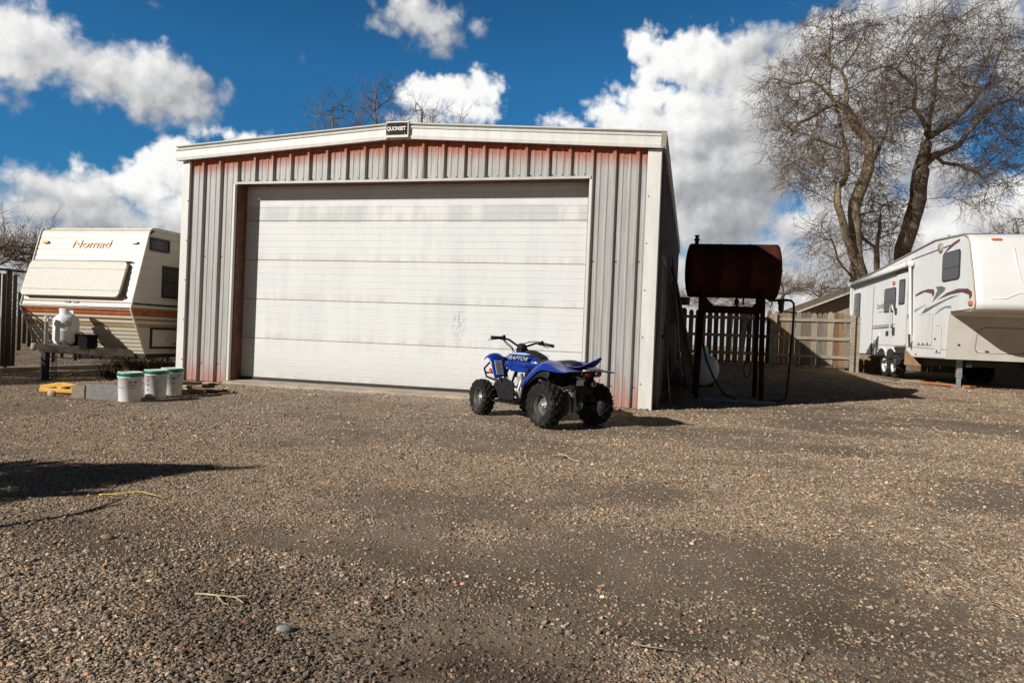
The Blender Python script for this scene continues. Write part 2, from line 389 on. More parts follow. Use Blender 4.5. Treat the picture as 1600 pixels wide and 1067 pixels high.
# loose stones: real little rocks lying on the ground, thinning out with the dirt patches
pm, t, b = newmat('loose_stone')
vc = t.node('ShaderNodeVertexColor'); vc.layer_name = 'tint'
nz = t.noise(t.coord(), 120, 4, .6)
t.put(b.inputs['Base Color'], t.mix(1.0, vc.outputs[0], t.ramp(nz, [(.3, .75), (.7, 1.15)]), 'MULTIPLY'))
b.inputs['Roughness'].default_value = .85; b.inputs['Specular IOR Level'].default_value = .3
PAL = np.array([(.075, .068, .064), (.14, .125, .11), (.20, .175, .15), (.27, .235, .20), (.235, .235, .235), (.33, .26, .20), (.30, .185, .13), (.40, .35, .29), (.55, .52, .47), (.36, .22, .17), (.17, .155, .15)])
PW = np.array([.12, .17, .18, .15, .10, .09, .04, .04, .010, .03, .035]); PW /= PW.sum(); PAL = PAL * np.array([1.13, 1.0, .82])
def ico():
    g = (1 + 5 ** .5) / 2
    v = np.array([(-1, g, 0), (1, g, 0), (-1, -g, 0), (1, -g, 0), (0, -1, g), (0, 1, g), (0, -1, -g), (0, 1, -g), (g, 0, -1), (g, 0, 1), (-g, 0, -1), (-g, 0, 1)]) / math.hypot(1, g)
    f = np.array([(0, 11, 5), (0, 5, 1), (0, 1, 7), (0, 7, 10), (0, 10, 11), (1, 5, 9), (5, 11, 4), (11, 10, 2), (10, 7, 6), (7, 1, 8), (3, 9, 4), (3, 4, 2), (3, 2, 6), (3, 6, 8), (3, 8, 9), (4, 9, 5), (2, 4, 11), (6, 2, 10), (8, 6, 7), (9, 8, 1)])
    return v, f
def octa():
    v = np.array([(1, 0, 0), (-1, 0, 0), (0, 1, 0), (0, -1, 0), (0, 0, 1), (0, 0, -1)], float)
    f = np.array([(0, 2, 4), (2, 1, 4), (1, 3, 4), (3, 0, 4), (2, 0, 5), (1, 2, 5), (3, 1, 5), (0, 3, 5)])
    return v, f
def scatter(n, y0, y1, smin, smax, thr):
    """candidate spots between two distances, kept where there is gravel"""
    y = np.sqrt(rng.uniform(y0 ** 2, y1 ** 2, n)); x = rng.uniform(-1.5, .62, n) * y
    keep = np.zeros(n, bool)
    for i in range(n):
        p = patches(x[i], y[i]) * .9 + .5 + rng.normal(0, .16)
        keep[i] = p > thr or rng.random() < .22
    x = x[keep]; y = y[keep]
    s = np.exp(rng.normal(0, .42, len(x))) * (.0041 if y0 < 5 else .0056 if y0 < 8 else .0085); s = np.clip(s, smin, smax)
    return x, y, s
def rocks(x, y, s, base):
    bv, bf = base; n = len(x); k = len(bv)
    P = bv[None] * (1 + rng.uniform(-.28, .28, (n, k, 1)))
    P = P * np.stack([rng.uniform(.8, 1.5, n), rng.uniform(.7, 1.15, n), rng.uniform(.45, .85, n)], -1)[:, None, :]
    # random tilt and spin
    a = rng.uniform(0, 6.283, n); ti = rng.normal(0, .45, n); ca, sa, ct, st = np.cos(a), np.sin(a), np.cos(ti), np.sin(ti)
    y1 = P[..., 1] * ct[:, None] - P[..., 2] * st[:, None]; z1 = P[..., 1] * st[:, None] + P[..., 2] * ct[:, None]
    x2 = P[..., 0] * ca[:, None] - y1 * sa[:, None]; y2 = P[..., 0] * sa[:, None] + y1 * ca[:, None]
    z = ground(x, y) + np.array([.018 * patches(u, v) + .012 * noise.noise(Vector((u * 1.3, v * 1.3, 2))) + .006 * noise.noise(Vector((u * 5, v * 5, 2))) for u, v in zip(x, y)])
    V = np.stack([x2 * s[:, None] + x[:, None], y2 * s[:, None] + y[:, None], z1 * s[:, None] + (z + s * rng.uniform(-.1, .35, n))[:, None]], -1).reshape(-1, 3)
    F = (bf[None] + (np.arange(n) * k)[:, None, None]).reshape(-1, 3)
    c = PAL[rng.choice(len(PAL), n, p=PW)] * rng.uniform(.7, 1.3, (n, 1)) * 1.45
    vign_nz = np.array([noise.noise(Vector((u * .7, v * 1.1, 21))) for u, v in zip(x, y)])
    c = c * (1 - .52 * (sstep(vign_nz, -.25, .15) * (1 - sstep(y, 1.9, 3.6))))[:, None]  # same vignette darkening painted into the colour of the nearest stones
    Cc = np.ones((n * k, 4)); Cc[:, :3] = np.repeat(c, k, 0)
    return V, F, Cc
parts_ = []
for (n, y0, y1, a0, a1, th, base) in [(RN1, 1.15, 2.9, .0022, .012, .50, ico()), (RN2, 2.9, 5.0, .003, .014, .50, octa()), (RN3, 5.0, 8.6, .004, .016, .46, octa()), (RN4, 8.6, 19, .0065, .020, .42, octa())]:
    parts_.append(rocks(*scatter(n, y0, y1, a0, a1, th), base))
off = 0; VV = []; FF = []; CC = []
for (v, f, c) in parts_: VV.append(v); FF.append(f + off); CC.append(c); off += len(v)
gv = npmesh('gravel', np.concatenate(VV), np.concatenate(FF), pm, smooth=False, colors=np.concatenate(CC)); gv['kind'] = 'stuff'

def stone(label, x, y, r, c, flat=.55, rz=0):
    bv, bf = ico(); m = MB(); q = []
    bm_v = [Vector(p) for p in bv]
    m.add([(p.x * r * (1 + .18 * math.sin(7 * p.y + x * 9)), p.y * r * .72 * (1 + .15 * math.cos(5 * p.x + y)), p.z * r * flat) for p in bm_v], bf.tolist())
    o = m.build('stone', mat('stone_' + label[:12], c, tuple(k * .7 for k in c), .75, scale=25, bump=.4), subsurf=2)
    o.location = (x, y, gz(x, y) + r * flat * .35); o.rotation_euler = (0, .1, rz)
    return tag(o, label, 'stone')
stone('grey rounded stone lying on the gravel near the camera', -1.301, 2.135, .034, (.30, .31, .30), .5, .4)
stone('reddish brown stone on the dirt below the yellow straw', -2.62, 2.74, .036, (.34, .20, .14), .45, .2)
stone('dark red flat stone at the lower left of the gravel', -2.071, 1.865, .035, (.22, .12, .09), .4, .7)
stone('pale pink round stone in front of the yellow tow bar', -7.54, 6.95, .062, (.52, .38, .31), .9, .3)
def twig(label, pts, r, c, kids=()):
    m = MB()
    def smooth(q, k=4):
        q = [Vector((x, y, gz(x, y) + h)) for x, y, h in q]; out = []
        for i in range(len(q) - 1):
            p0, p1, p2, p3 = q[max(i - 1, 0)], q[i], q[i + 1], q[min(i + 2, len(q) - 1)]
            for j in range(k):
                u = j / k; out.append(.5 * (2 * p1 + (p2 - p0) * u + (2 * p0 - 5 * p1 + 4 * p2 - p3) * u * u + (3 * p1 - p0 - 3 * p2 + p3) * u ** 3) + Vector((random.uniform(-1, 1), random.uniform(-1, 1), 0)) * .003)
        return out + [q[-1]]
    P = smooth(pts)
    m.tube(P, [r * (1 - .5 * i / len(P)) for i in range(len(P))], 6)
    for k in kids:
        k = smooth(k); m.tube(k, [r * .7 * (1 - .4 * i / len(k)) for i in range(len(k))], 5)
    o = m.build('twig', mat('straw_' + label[:14], c, tuple(k * .65 for k in c), .7, scale=40))
    return tag(o, label, 'twig')
twig('pale forked straw stem lying on the gravel in the foreground', [(-1.76, 2.27, .02), (-1.68, 2.26, .028), (-1.60, 2.275, .024), (-1.545, 2.255, .018)], .0045, (.55, .45, .25), ([(-1.66, 2.262, .026), (-1.62, 2.235, .02), (-1.585, 2.225, .016)], [(-1.60, 2.275, .024), (-1.555, 2.295, .03)]))
twig('bright yellow straw stem at the edge of the dark shadow', [(-3.26, 3.34, .012), (-3.16, 3.36, .02), (-3.05, 3.40, .035), (-2.94, 3.39, .03), (-2.86, 3.40, .015)], .005, (.62, .48, .09))
twig('crooked tan stick on the grey gravel in front of the quad', [(-1.02, 5.72, .02), (-.94, 5.62, .03), (-.90, 5.54, .025), (-.80, 5.45, .02)], .009, (.46, .34, .19), ([(-1.06, 5.63, .02), (-.98, 5.64, .028), (-.93, 5.60, .03)],))
twig('thin brown stick lying straight across the gravel at the bottom', [(-.145, 2.385, .018), (-.07, 2.375, .022), (.01, 2.385, .016)], .003, (.36, .27, .17))

# ------------------------------------------------------------------ the metal shed
YF = 9.489; OX0 = -6.905; OX1 = -1.415; ZH = 3.147; ZS = .14; XL = -7.84; XR = -.49; YB = 20.45; RX = -4.2
def siding_mat(name, base, base2, rust, top, bot, topw=.16, botw=.5, gloss=.45):
    m, t, b = newmat(name); co = t.coord(); sp = t.sep(co)
    st = t.noise(t.scalev(co, (14, 14, .9)), 1.6, 6, .65)
    st2 = t.noise(t.scalev(co, (40, 40, 1.2)), 1.5, 5, .6)
    blo = t.noise(co, 2.2, 6, .6)
    c = t.mix(t.step(st, .3, .7), base, base2)
    c = t.mix(t.math('MULTIPLY', t.step(blo, .5, .75), .35), c, (.36, .35, .33))
    td = t.attr('from_top'); bd = t.attr('from_bottom')
    j = t.math('MULTIPLY', t.math('SUBTRACT', st2, .5), 1.0)
    j2 = t.math('MULTIPLY', t.math('SUBTRACT', st, .5), .9)
    jj = t.math('ADD', j, j2)
    rt = t.math('MULTIPLY', t.math('SUBTRACT', 1.0, t.step(t.math('MULTIPLY_ADD', jj, -topw * 1.1, td), topw * .25, topw * 1.35)), top)
    rb = t.math('MULTIPLY', t.math('SUBTRACT', 1.0, t.step(t.math('MULTIPLY_ADD', jj, -botw * 2.4, bd), 0.0, botw)), bot)
    rd = t.math('MAXIMUM', rt, rb)
    ln = t.step(t.noise(t.scalev(co, (22, 22, .35)), 1.7, 4, .6), .60, .70)
    rd = t.math('MAXIMUM', rd, t.math('MULTIPLY', t.math('MULTIPLY', ln, t.step(t.noise(t.scalev(co, (3, 3, 1.1)), 1.9, 4, .6), .42, .62)), .55 * bot))
    rd = t.math('MAXIMUM', rd, t.math('MULTIPLY', t.math('MULTIPLY', t.step(st2, .58, .75), t.math('SUBTRACT', 1.0, t.step(bd, .4, 1.9))), .45 * bot))
    rcol = t.mix(t.step(t.noise(co, 30, 5, .6), .35, .65), rust, tuple(k * .62 for k in rust))
    c = t.mix(rd, c, rcol)
    t.put(b.inputs['Base Color'], c)
    t.put(b.inputs['Roughness'], t.math('MULTIPLY_ADD', rd, .35, gloss)); b.inputs['Specular IOR Level'].default_value = .45
    t.put(b.inputs['Normal'], t.bump(t.math('ADD', t.math('MULTIPLY', blo, 1.0), t.math('MULTIPLY', t.noise(co, 45, 4), .15)), .25, .02))
    return m
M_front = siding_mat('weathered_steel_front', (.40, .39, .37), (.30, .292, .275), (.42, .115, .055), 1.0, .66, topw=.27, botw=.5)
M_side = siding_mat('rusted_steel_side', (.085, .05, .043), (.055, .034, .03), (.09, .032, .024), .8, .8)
M_trim = mat('cream_trim_paint', (.66, .65, .605), (.59, .58, .54), .5, scale=2, stretch=(6, 6, 1), c3=(.45, .40, .33), s3=12, a3=.3, bump=.05, bscale=25)
M_roof = mat('galvanised_roof', (.48, .48, .48), (.40, .40, .40), .45, .3, scale=3)
M_rust = mat('rusty_steel', (.19, .075, .04), (.10, .042, .028), .75, scale=7, bump=.3, c3=(.30, .13, .07), s3=28, a3=.6)
M_conc = mat('concrete', (.42, .37, .30), (.33, .29, .24), .9, scale=5, bump=.4, c3=(.22, .19, .16), s3=22, a3=.5)
M_black = mat('black_rubber', (.018, .018, .018), (.028, .027, .026), .75, bump=.1)
M_screw = mat('dark_screw', (.05, .045, .04), None, .6)
shed = thing('metal_shed', 'long low metal shed with rust-edged ribbed siding and a wide white roll-up door', 'shed', (RX, YF, .08))
SO = Vector((RX, YF, .08))
def sh(name, m, mats, parent=None, **kw):
    """child of the shed, built in world coordinates and moved into the parent's frame"""
    if parent is None: parent = shed
    o = Vector((0, 0, 0)); q = parent
    while q is not None: o += Vector(q.location); q = q.parent
    m.v = [(p[0] - o.x, p[1] - o.y, p[2] - o.z) for p in m.v]
    return m.build(name, mats, parent, **kw)
def topz(x): return 3.775 - .0635 * abs(x - RX)
def rib_profile(x0, x1, phase):
    """x, outward height of an R-panel: one tall rib and two low ones every 305 mm"""
    pts = []
    k = math.floor((x0 - phase) / .305) - 1
    xs = []
    while True:
        c = phase + k * .305; k += 1
        if c > x1 + .4: break
        for dx, h in ((-.036, 0), (-.017, .044), (.017, .044), (.036, 0)): xs.append((c + dx, h))
        for mid in (.1017, .2033):
            for dx, h in ((-.020, 0), (-.008, .007), (.008, .007), (.020, 0)): xs.append((c + mid + dx, h))
    xs.sort(); out = [(x0, 0.0)]
    out += [(x, h) for x, h in xs if x0 + .004 < x < x1 - .004]
    out.append((x1, 0.0)); return out
def attrs(o, top, bot):
    me = o.data
    for nm, vals in (('from_top', top), ('from_bottom', bot)):
        a = me.attributes.new(nm, 'FLOAT', 'POINT'); a.data.foreach_set('value', np.array(vals, np.float32))
# front wall: left strip, header strip over the door, right strip in one skin
m = MB(); TOP = []; BOT = []
PH = OX0 + .02
for (a0, a1, zb) in ((XL, OX0 + .005, .075), (OX0 + .005, OX1 - .005, ZH + .02), (OX1 - .005, XR, .075)):
    pr = rib_profile(a0, a1, PH); vs = []
    for x, h in pr:
        for z in (zb, topz(x) + .03):
            # dents near the ridge, where something once hit the header
            dent = 0
            if zb > 2 and z < 3.3:
                for dx_ in (-4.39, -4.08, -3.78): dent += .022 * math.exp(-((x - dx_) / .05) ** 2)
            vs.append((x, YF - h + dent, z))
            TOP.append(topz(x) - z); BOT.append(z - .075)
    m.add(vs, [(2 * i, 2 * i + 2, 2 * i + 3, 2 * i + 1) for i in range(len(pr) - 1)])
m.cur = 1
for kk in range(1, 24):
    x = PH + (kk - 3) * .305 + .06
    inside = OX0 < x < OX1
    for z in ((ZH + .045,) if inside else (2.02, .35)):
        for dx in ((0, .14) if inside else (0,)):
            n0 = len(m.v); m.lathe([(0, -.008), (.009, -.008), (.009, .004)], (x + dx, YF - .002, z), (0, 1, 0), 8); TOP += [1] * (len(m.v) - n0); BOT += [1] * (len(m.v) - n0)
for z in np.arange(.4, 3.5, .62):
    for x in (XL + .10, XR - .14):
        n0 = len(m.v); m.lathe([(0, -.006), (.008, -.006), (.008, .004)], (x, YF - .054, z), (0, 1, 0), 8); TOP += [1] * (len(m.v) - n0); BOT += [1] * (len(m.v) - n0)
m.cur = 0
fw = sh('front_wall', m, [M_front, M_screw]); attrs(fw, TOP, BOT)
def sidewall(name, x, sgn, matl):
    m = MB(); T = []; B = []; vs = []
    pr = rib_profile(YF + .03, YB, YF + .2)
    for y, h in pr:
        for z in (.075, 3.54): vs.append((x + sgn * h, y, z)); T.append(3.54 - z); B.append(z - .075)
    m.add(vs, [(2 * i, 2 * i + 2, 2 * i + 3, 2 * i + 1) if sgn > 0 else (2 * i, 2 * i + 1, 2 * i + 3, 2 * i + 2) for i in range(len(pr) - 1)])
    o = sh(name, m, matl); attrs(o, T, B); return o
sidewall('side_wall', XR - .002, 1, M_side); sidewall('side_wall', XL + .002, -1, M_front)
m = MB(); m.span(XL, XR, YB - .01, YB + .02, .08, 3.5); m.prism([(XL, 3.5), (XR, 3.5), (RX, 3.73)], lambda a, b, t: (a, YB + t, b), -.01, .02); sh('rear_wall', m, M_front).data.update()
# roof sheets with standing ribs
for sg in (-1, 1):
    m = MB(); pr = rib_profile(YF - .06, YB + .1, YF + .1); vs = []
    xe = XR + .03 if sg > 0 else XL - .03
    for y, h in pr:
        for x in (RX, xe): vs.append((x, y, 3.93 - .0635 * abs(x - RX) + h - .03))
    m.add(vs, [(2 * i, 2 * i + 1, 2 * i + 3, 2 * i + 2) for i in range(len(pr) - 1)])
    sh('roof', m, M_roof)
# gable fascia, a folded profile
prof = [(9.475, 0), (9.372, -.012), (9.366, .03), (9.381, .042), (9.383, .135), (9.368, .145), (9.364, .172), (9.392, .18), (9.394, .194), (9.352, .2), (9.350, .214), (9.56, .22)]
def fasz(x): return 3.745 - .0635 * abs(x - RX)
for (a0, a1) in ((XL - .09, RX - .175), (RX + .175, XR + .068)):
    m = MB(); n = len(prof)
    rings = [[(x, y, fasz(x) + z) for y, z in prof] for x in (a0, a1)]
    m.loft(rings, closed=True, caps=True, smooth=False)
    f = sh('fascia', m, M_trim)
# ridge box with the maker's plate
m = MB(); m.span(RX - .175, RX + .175, 9.335, 9.50, 3.735, 3.965)
rb = sh('ridge_cap', m, M_trim, bevel=.004)
m = MB(); m.span(RX - .165, RX + .155, 9.327, 9.334, 3.775, 3.945)
m.cur = 1
for sx in (-.14, .125):
    for z in (3.785, 3.935): m.lathe([(.0, -.003), (.006, -.003), (.006, .003)], (RX + sx, 9.327, z), (0, 1, 0), 8)
M_white = mat('white_lettering', (.85, .84, .82), None, .5)
pl = sh('name_plate', m, [mat('dark_brown_plate', (.05, .03, .025), (.03, .02, .017), .85, spec=.15), M_white], rb)
text('lettering', 'QUONSET', .072, M_white, frame((RX - .008, 9.325, 3.857), (1, 0, 0), (0, 0, 1)), pl, font_scale=(.86, 1.05), outline=.0015)
pl.children[0].matrix_local = frame((RX - .008 - SO.x, 9.325 - SO.y, 3.857 - SO.z), (1, 0, 0), (0, 0, 1))
# corner trims
for (a0, a1, xo, xi) in ((XL - .012, XL + .115, XL - .012, XL + .09), (XR - .165, XR + .012, XR + .012, XR - .09)):
    m = MB(); m.span(a0, a1, YF - .052, YF - .038, .055, topz((a0 + a1) / 2) - .045)
    m.span(xo - .006, xo + .006, YF - .038, YF + .10, .055, 3.5)
    m.span(a0 if xo > -4 else a1 - .012, (a0 + .012) if xo > -4 else a1, YF - .038, YF, .055, topz((a0 + a1) / 2) - .045)
    sh('corner_trim', m, M_trim, bevel=.003)
# side eave gutter
m = MB(); prof2 = [(XR + .0, 3.70), (XR + .062, 3.70), (XR + .075, 3.69), (XR + .072, 3.60), (XR + .062, 3.515), (XR + .03, 3.50), (XR + .0, 3.515)]
m.loft([[(x, y, z) for x, z in prof2] for y in (9.36, YB + .05)], smooth=False); sh('gutter', m, mat('tan_gutter', (.30, .27, .22), (.24, .21, .17), .6))
# door opening: jambs, header, trims
m = MB(); m.span(OX0 - .012, OX0 + .02, YF + .012, YF + .25, .10, ZH); sh('door_jamb', m, M_rust)
m = MB(); m.span(OX1 - .02, OX1 + .012, YF + .012, YF + .25, .10, ZH); sh('door_jamb', m, M_rust)
m = MB(); m.span(OX0 + .02, OX1 - .02, YF + .012, YF + .25, ZH, ZH + .012); sh('door_header', m, M_rust)
m = MB(); m.span(OX0 - .012, OX1 + .012, YF - .05, YF + .01, ZH - .004, ZH + .014); m.span(OX0 - .012, OX1 + .012, YF - .058, YF - .05, ZH - .02, ZH + .014); sh('header_trim', m, mat('grey_trim', (.50, .48, .44), (.42, .40, .36), .5, scale=9))
for xx in (OX0 - .030, OX1 - .005):
    m = MB(); m.span(xx, xx + .035, YF - .046, YF - .034, .09, ZH - .022); m.span(xx, xx + .008, YF - .034, YF + .01, .09, ZH - .022); m.span(xx + .027, xx + .035, YF - .034, YF + .01, .09, ZH - .022); sh('jamb_trim', m, M_trim, bevel=.002)
# sectional door
md, t, b = newmat('chalky_white_door'); co = t.coord(); sp = t.sep(co)
g1 = t.noise(t.scalev(co, (.8, 1, 1.6)), 1.5, 7, .65); g2 = t.noise(t.scalev(co, (2.5, 1, .45)), 2.2, 6, .6); g3 = t.noise(co, 11, 6, .65); g4 = t.noise(t.scalev(co, (9, 1, 60)), 1.0, 4, .6)
c = t.mix(t.step(t.math('ADD', t.math('MULTIPLY', g1, .35), t.math('MULTIPLY', g2, .65)), .38, .66), (.655, .66, .645), (.595, .60, .59))
c = t.mix(t.math('MULTIPLY', t.step(g3, .55, .72), .25), c, (.70, .69, .655))
c = t.mix(t.math('MULTIPLY', t.step(g4, .62, .74), .25), c, (.40, .40, .38))
fr_ = t.math('FRACT', t.math('DIVIDE', t.math('SUBTRACT', t.sep(co)[2], .08), .613))
seam = t.math('SUBTRACT', 1.0, t.step(t.math('MULTIPLY_ADD', t.math('SUBTRACT', g3, .5), .35, fr_), .0, .22))
c = t.mix(t.math('MULTIPLY', t.math('MULTIPLY', seam, t.step(g2, .4, .6)), .35), c, (.42, .40, .365))
lowd = t.math('SUBTRACT', 1.0, t.step(t.math('MULTIPLY_ADD', t.math('SUBTRACT', g2, .5), .6, t.sep(co)[2]), .10, .55))
c = t.mix(t.math('MULTIPLY', lowd, .35), c, (.42, .385, .33))
# a dirtier grey band where the top section rubs
zb_ = t.sep(co)[2]
band = t.math('MULTIPLY', t.step(zb_, 2.49, 2.52), t.math('SUBTRACT', 1.0, t.step(zb_, 2.74, 2.79)))
bl = t.step(t.noise(t.scalev(co, (1.4, 1, .3)), 1.7, 4, .55), .38, .52)
c = t.mix(t.math('MULTIPLY', t.math('MULTIPLY', band, bl), .55), c, (.40, .415, .40))
dx_ = t.vmath('LENGTH', t.vmath('MULTIPLY', t.vmath('SUBTRACT', co, (.92, 0, 1.02)), (7.0, 0, 3.2)), out=1)
c = t.mix(t.math('MULTIPLY', t.math('SUBTRACT', 1.0, t.step(dx_, .3, 1.0)), t.math('MULTIPLY', t.step(t.noise(t.scalev(co, (9, 1, 4)), 3.0, 4, .7), .52, .6), .7)), c, (.25, .25, .245))
sc_ = t.math('MULTIPLY', t.step(t.noise(t.scalev(co, (3, 1, 3)), 3.1, 5, .7), .68, .74), .5)
c = t.mix(sc_, c, (.36, .36, .35))
t.put(b.inputs['Base Color'], c); b.inputs['Roughness'].default_value = .55; b.inputs['Specular IOR Level'].default_value = .35
t.put(b.inputs['Normal'], t.bump(g3, .12, .02))
mj = mat('rust_stained_joint', (.45, .33, .25), (.36, .25, .19), .7, scale=3, stretch=(3, 1, 1))
m = MB(); yd = YF + .244; SH = .613; X0 = OX0 + .022; X1 = OX1 - .022
prof = []
for k in range(5):
    z0 = ZS + .02 + k * SH
    prof.append((z0, 0.012, 1)); prof.append((z0 + .008, 0, 1))
    for q in range(1, 6):
        zc = z0 + q * SH / 6
        prof += [(zc - .006, 0, 0), (zc - .003, .004, 0), (zc + .002, .004, 0), (zc + .005, -.0015, 0), (zc + .012, 0, 0)]
    prof.append((z0 + SH - .004, 0, 0)); prof.append((z0 + SH - .001, 0.012, 1))
vs = []
for z, d, k in prof: vs += [(X0, yd + d, z), (X1, yd + d, z)]
for i in range(len(prof) - 1):
    m.cur = 1 if (prof[i][2] and prof[i + 1][2]) else 0
    m.add(vs[2 * i:2 * i + 4], [(0, 1, 3, 2)])
m.cur = 0
dr = sh('overhead_door', m, [md, mj])
m = MB(); m.span(X0, X1, yd - .014, yd + .02, ZS - .012, ZS + .024); sh('weather_strip', m, M_black, dr)
m = MB(); m.span(OX0 + .02, OX1 - .02, YF + .30, YF + .31, ZS, ZH + .4); sh('door_backing', m, M_black, dr)
m = MB(); m.span(XL + .02, XR - .02, YF + .03, YB - .02, -.1, .115); sh('slab', m, M_conc)
m = MB(); m.loft([[(x, YF - .16 + .02 * math.sin(x * 3), -.05), (x, YF - .13 + .015 * math.sin(x * 5), .098 + .006 * math.sin(x * 7)), (x, YF + .28, .126), (x, YF + .28, -.05)] for x in np.linspace(OX0 - .02, OX1 + .02, 30)], smooth=False); sh('door_apron', m, mat('pale_concrete', (.40, .33, .25), (.32, .26, .20), .9, scale=5, bump=.5, c3=(.25, .2, .15), s3=15, a3=.5))
# side entrance: projecting frame, slab door and little canopy on the shaded side
m = MB(); m.span(XR + .034, XR + .075, 9.86, 9.95, .08, 2.17); m.span(XR + .034, XR + .075, 10.83, 10.92, .08, 2.17); m.span(XR + .034, XR + .075, 9.951, 10.829, 2.08, 2.17)
df = sh('side_door_frame', m, mat('grey_frame_paint', (.25, .235, .21), (.2, .19, .17), .6), bevel=.004)
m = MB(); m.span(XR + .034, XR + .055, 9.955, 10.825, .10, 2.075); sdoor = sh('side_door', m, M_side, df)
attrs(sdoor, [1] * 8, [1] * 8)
m = MB(); m.lathe([(0, 0), (.03, 0), (.034, .03), (.02, .05), (0, .055)], (XR + .055, 10.75, 1.05), (1, 0, 0), 12); sh('knob', m, M_screw, df)
# round vent stub on the shaded side, further back
m = MB(); m.lathe([(.055, 0), (.055, .14), (.09, .15), (.09, .38), (.075, .40), (.075, .36), (.0, .36)], (XR + .02, 16.0, 1.90), (1, 0, 0), 20); sh('wall_vent', m, mat('dull_grey_metal', (.17, .17, .17), (.12, .12, .12), .5))
m = MB(); m.span(XR + .034, XR + .15, 15.2, 15.6, 1.35, 1.8); sh('meter_box', m, mat('grey_box_paint', (.16, .16, .155), None, .6), bevel=.01)
m = MB(); m.span(XR - .20, XR + .03, YF - .06, YF + .2, -.05, .052); sh('corner_footing', m, M_conc, bevel=.012)

# poles and boards leaning on the shaded wall
def lean(name, label, cat, a, b, w, h, matl):
    m = MB(); m.beam(a, b, w, h) if h else m.tube([a, b], w, 8)
    return tag(m.build(name, matl, bevel=.003 if h else 0), label, cat, 'poles and boards leaning on the shed side')
M_oldwood = mat('old_grey_wood', (.20, .15, .10), (.13, .095, .065), .85, scale=3, stretch=(8, 8, 1), bump=.3)
lean('metal_pole', 'thin grey metal pole leaning on the shaded shed wall near its corner', 'pole', (-.28, 10.9, gz(-.28, 10.9)), (-.43, 11.6, 1.25), .013, 0, mat('dull_pole', (.35, .35, .34), None, .45, .6))
lean('wooden_board', 'dark wooden board leaning on the shed wall below the round vent', 'board', (.02, 13.6, gz(0, 13.6)), (-.42, 14.6, 2.2), .14, .03, M_oldwood)
lean('wooden_pole', 'brown wooden pole leaning beside the dark board on the shed wall', 'pole', (.14, 13.9, gz(.1, 13.9)), (-.42, 14.2, 2.45), .035, 0, mat('brown_pole', (.24, .13, .07), (.15, .08, .05), .8, scale=5))
lean('steel_bar', 'thin pale steel bar leaning between the board and the shed corner', 'bar', (-.12, 13.0, gz(-.1, 13.0)), (-.42, 13.9, 2.6), .016, 0, mat('pale_bar', (.3, .3, .31), None, .5, .5))

# ------------------------------------------------------------------ fuel tank on its stand
ft = thing('fuel_tank', 'rusty red horizontal fuel tank raised on a steel stand in the shed shadow', 'fuel tank', (.62, 12.5, gz(.62, 12.5)), R(2))
ft.scale = (.91, 1, 1)
zt = 2.22 - ft.location.z
M_tank = mat('red_oxide_tank', (.058, .013, .007), (.034, .009, .006), .85, scale=4, bump=.12, c3=(.11, .04, .025), s3=18, a3=.4, spec=.2)
M_stand = mat('red_oxide_stand', (.035, .011, .008), (.024, .009, .007), .85, scale=8, bump=.2, spec=.2)
M_dark = mat('dark_iron', (.035, .033, .032), (.05, .045, .04), .6, .3)
m = MB(); r = .455
m.lathe([(0, -.86), (.18, -.852), (.33, -.828), (r - .03, -.80), (r, -.775), (r + .004, -.70), (r, -.69), (r, -.24), (r + .006, -.235), (r + .006, -.215), (r, -.21), (r, .28), (r + .006, .285), (r + .006, .305), (r, .31), (r, .69), (r + .004, .70), (r, .775), (r - .03, .80), (.33, .828), (.18, .852), (0, .86)], (0, 0, zt), (1, 0, 0), 40)
tk = m.build('tank_shell', M_tank, ft)
m = MB(); m.lathe([(.035, -.02), (.035, .05), (.052, .06), (.052, .085), (.03, .10), (.03, .125), (.045, .13), (.04, .15), (0, .155)], (-.66, 0, zt + r), (0, 0, 1), 14); m.build('filler_cap', M_dark, ft)
m = MB(); m.lathe([(.03, -.01), (.03, .03), (.018, .035), (.018, .05), (0, .05)], (.84, 0, zt + .02), (1, 0, 0), 12); m.build('side_plug', M_dark, ft)
zb = zt - r
for sx in (-.52, .52):
    for sy in (-.40, .40):
        m = MB(); f = .06 if sx < 0 else .02
        m.beam((sx - (f if sx < 0 else -f), sy * 1.12, -.02), (sx, sy * .78, zb + .18), .075, .075, up=(0, 1, 0)); m.build('leg', M_stand, ft, bevel=.004)
for sy in (-.34, .34):
    m = MB(); m.beam((-.55, sy, zb - .20), (.55, sy, zb - .20), .06, .09); m.build('cross_rail', M_stand, ft, bevel=.003)
for sx in (-.52, .52):
    m = MB(); m.beam((sx, -.36, zb + .02), (sx, .36, zb + .02), .08, .07)
    m.beam((sx, -.36, zb - .2), (sx, .36, zb - .2), .06, .08); m.build('saddle', M_stand, ft, bevel=.003)
for sx in (-.52, .52):
    m = MB(); s = -1 if sx > 0 else 1
    m.beam((sx, -.345, zb - .19), (sx + s * .001 + s * .20 * .0, -.345, zb - .19 + .001), .05, .05)
    m.prism([(0, 0), (.16, 0), (0, .16)], lambda a, b, t: (sx + s * (a + .03), -.35 + t, zb - .16 + b), 0, .02); m.build('gusset', M_stand, ft)
m = MB(); m.tube([(.10, 0, zb + .02), (.10, 0, zb - .16), (.10, .05, zb - .2)], .022, 8); m.lathe([(.03, 0), (.045, .02), (.045, .08), (.03, .1)], (.10, 0, zb - .12), (0, 0, 1), 12); m.tube([(.22, 0, zb + .02), (.22, 0, zb - .1)], .018, 8); m.build('drain_valve', M_dark, ft)
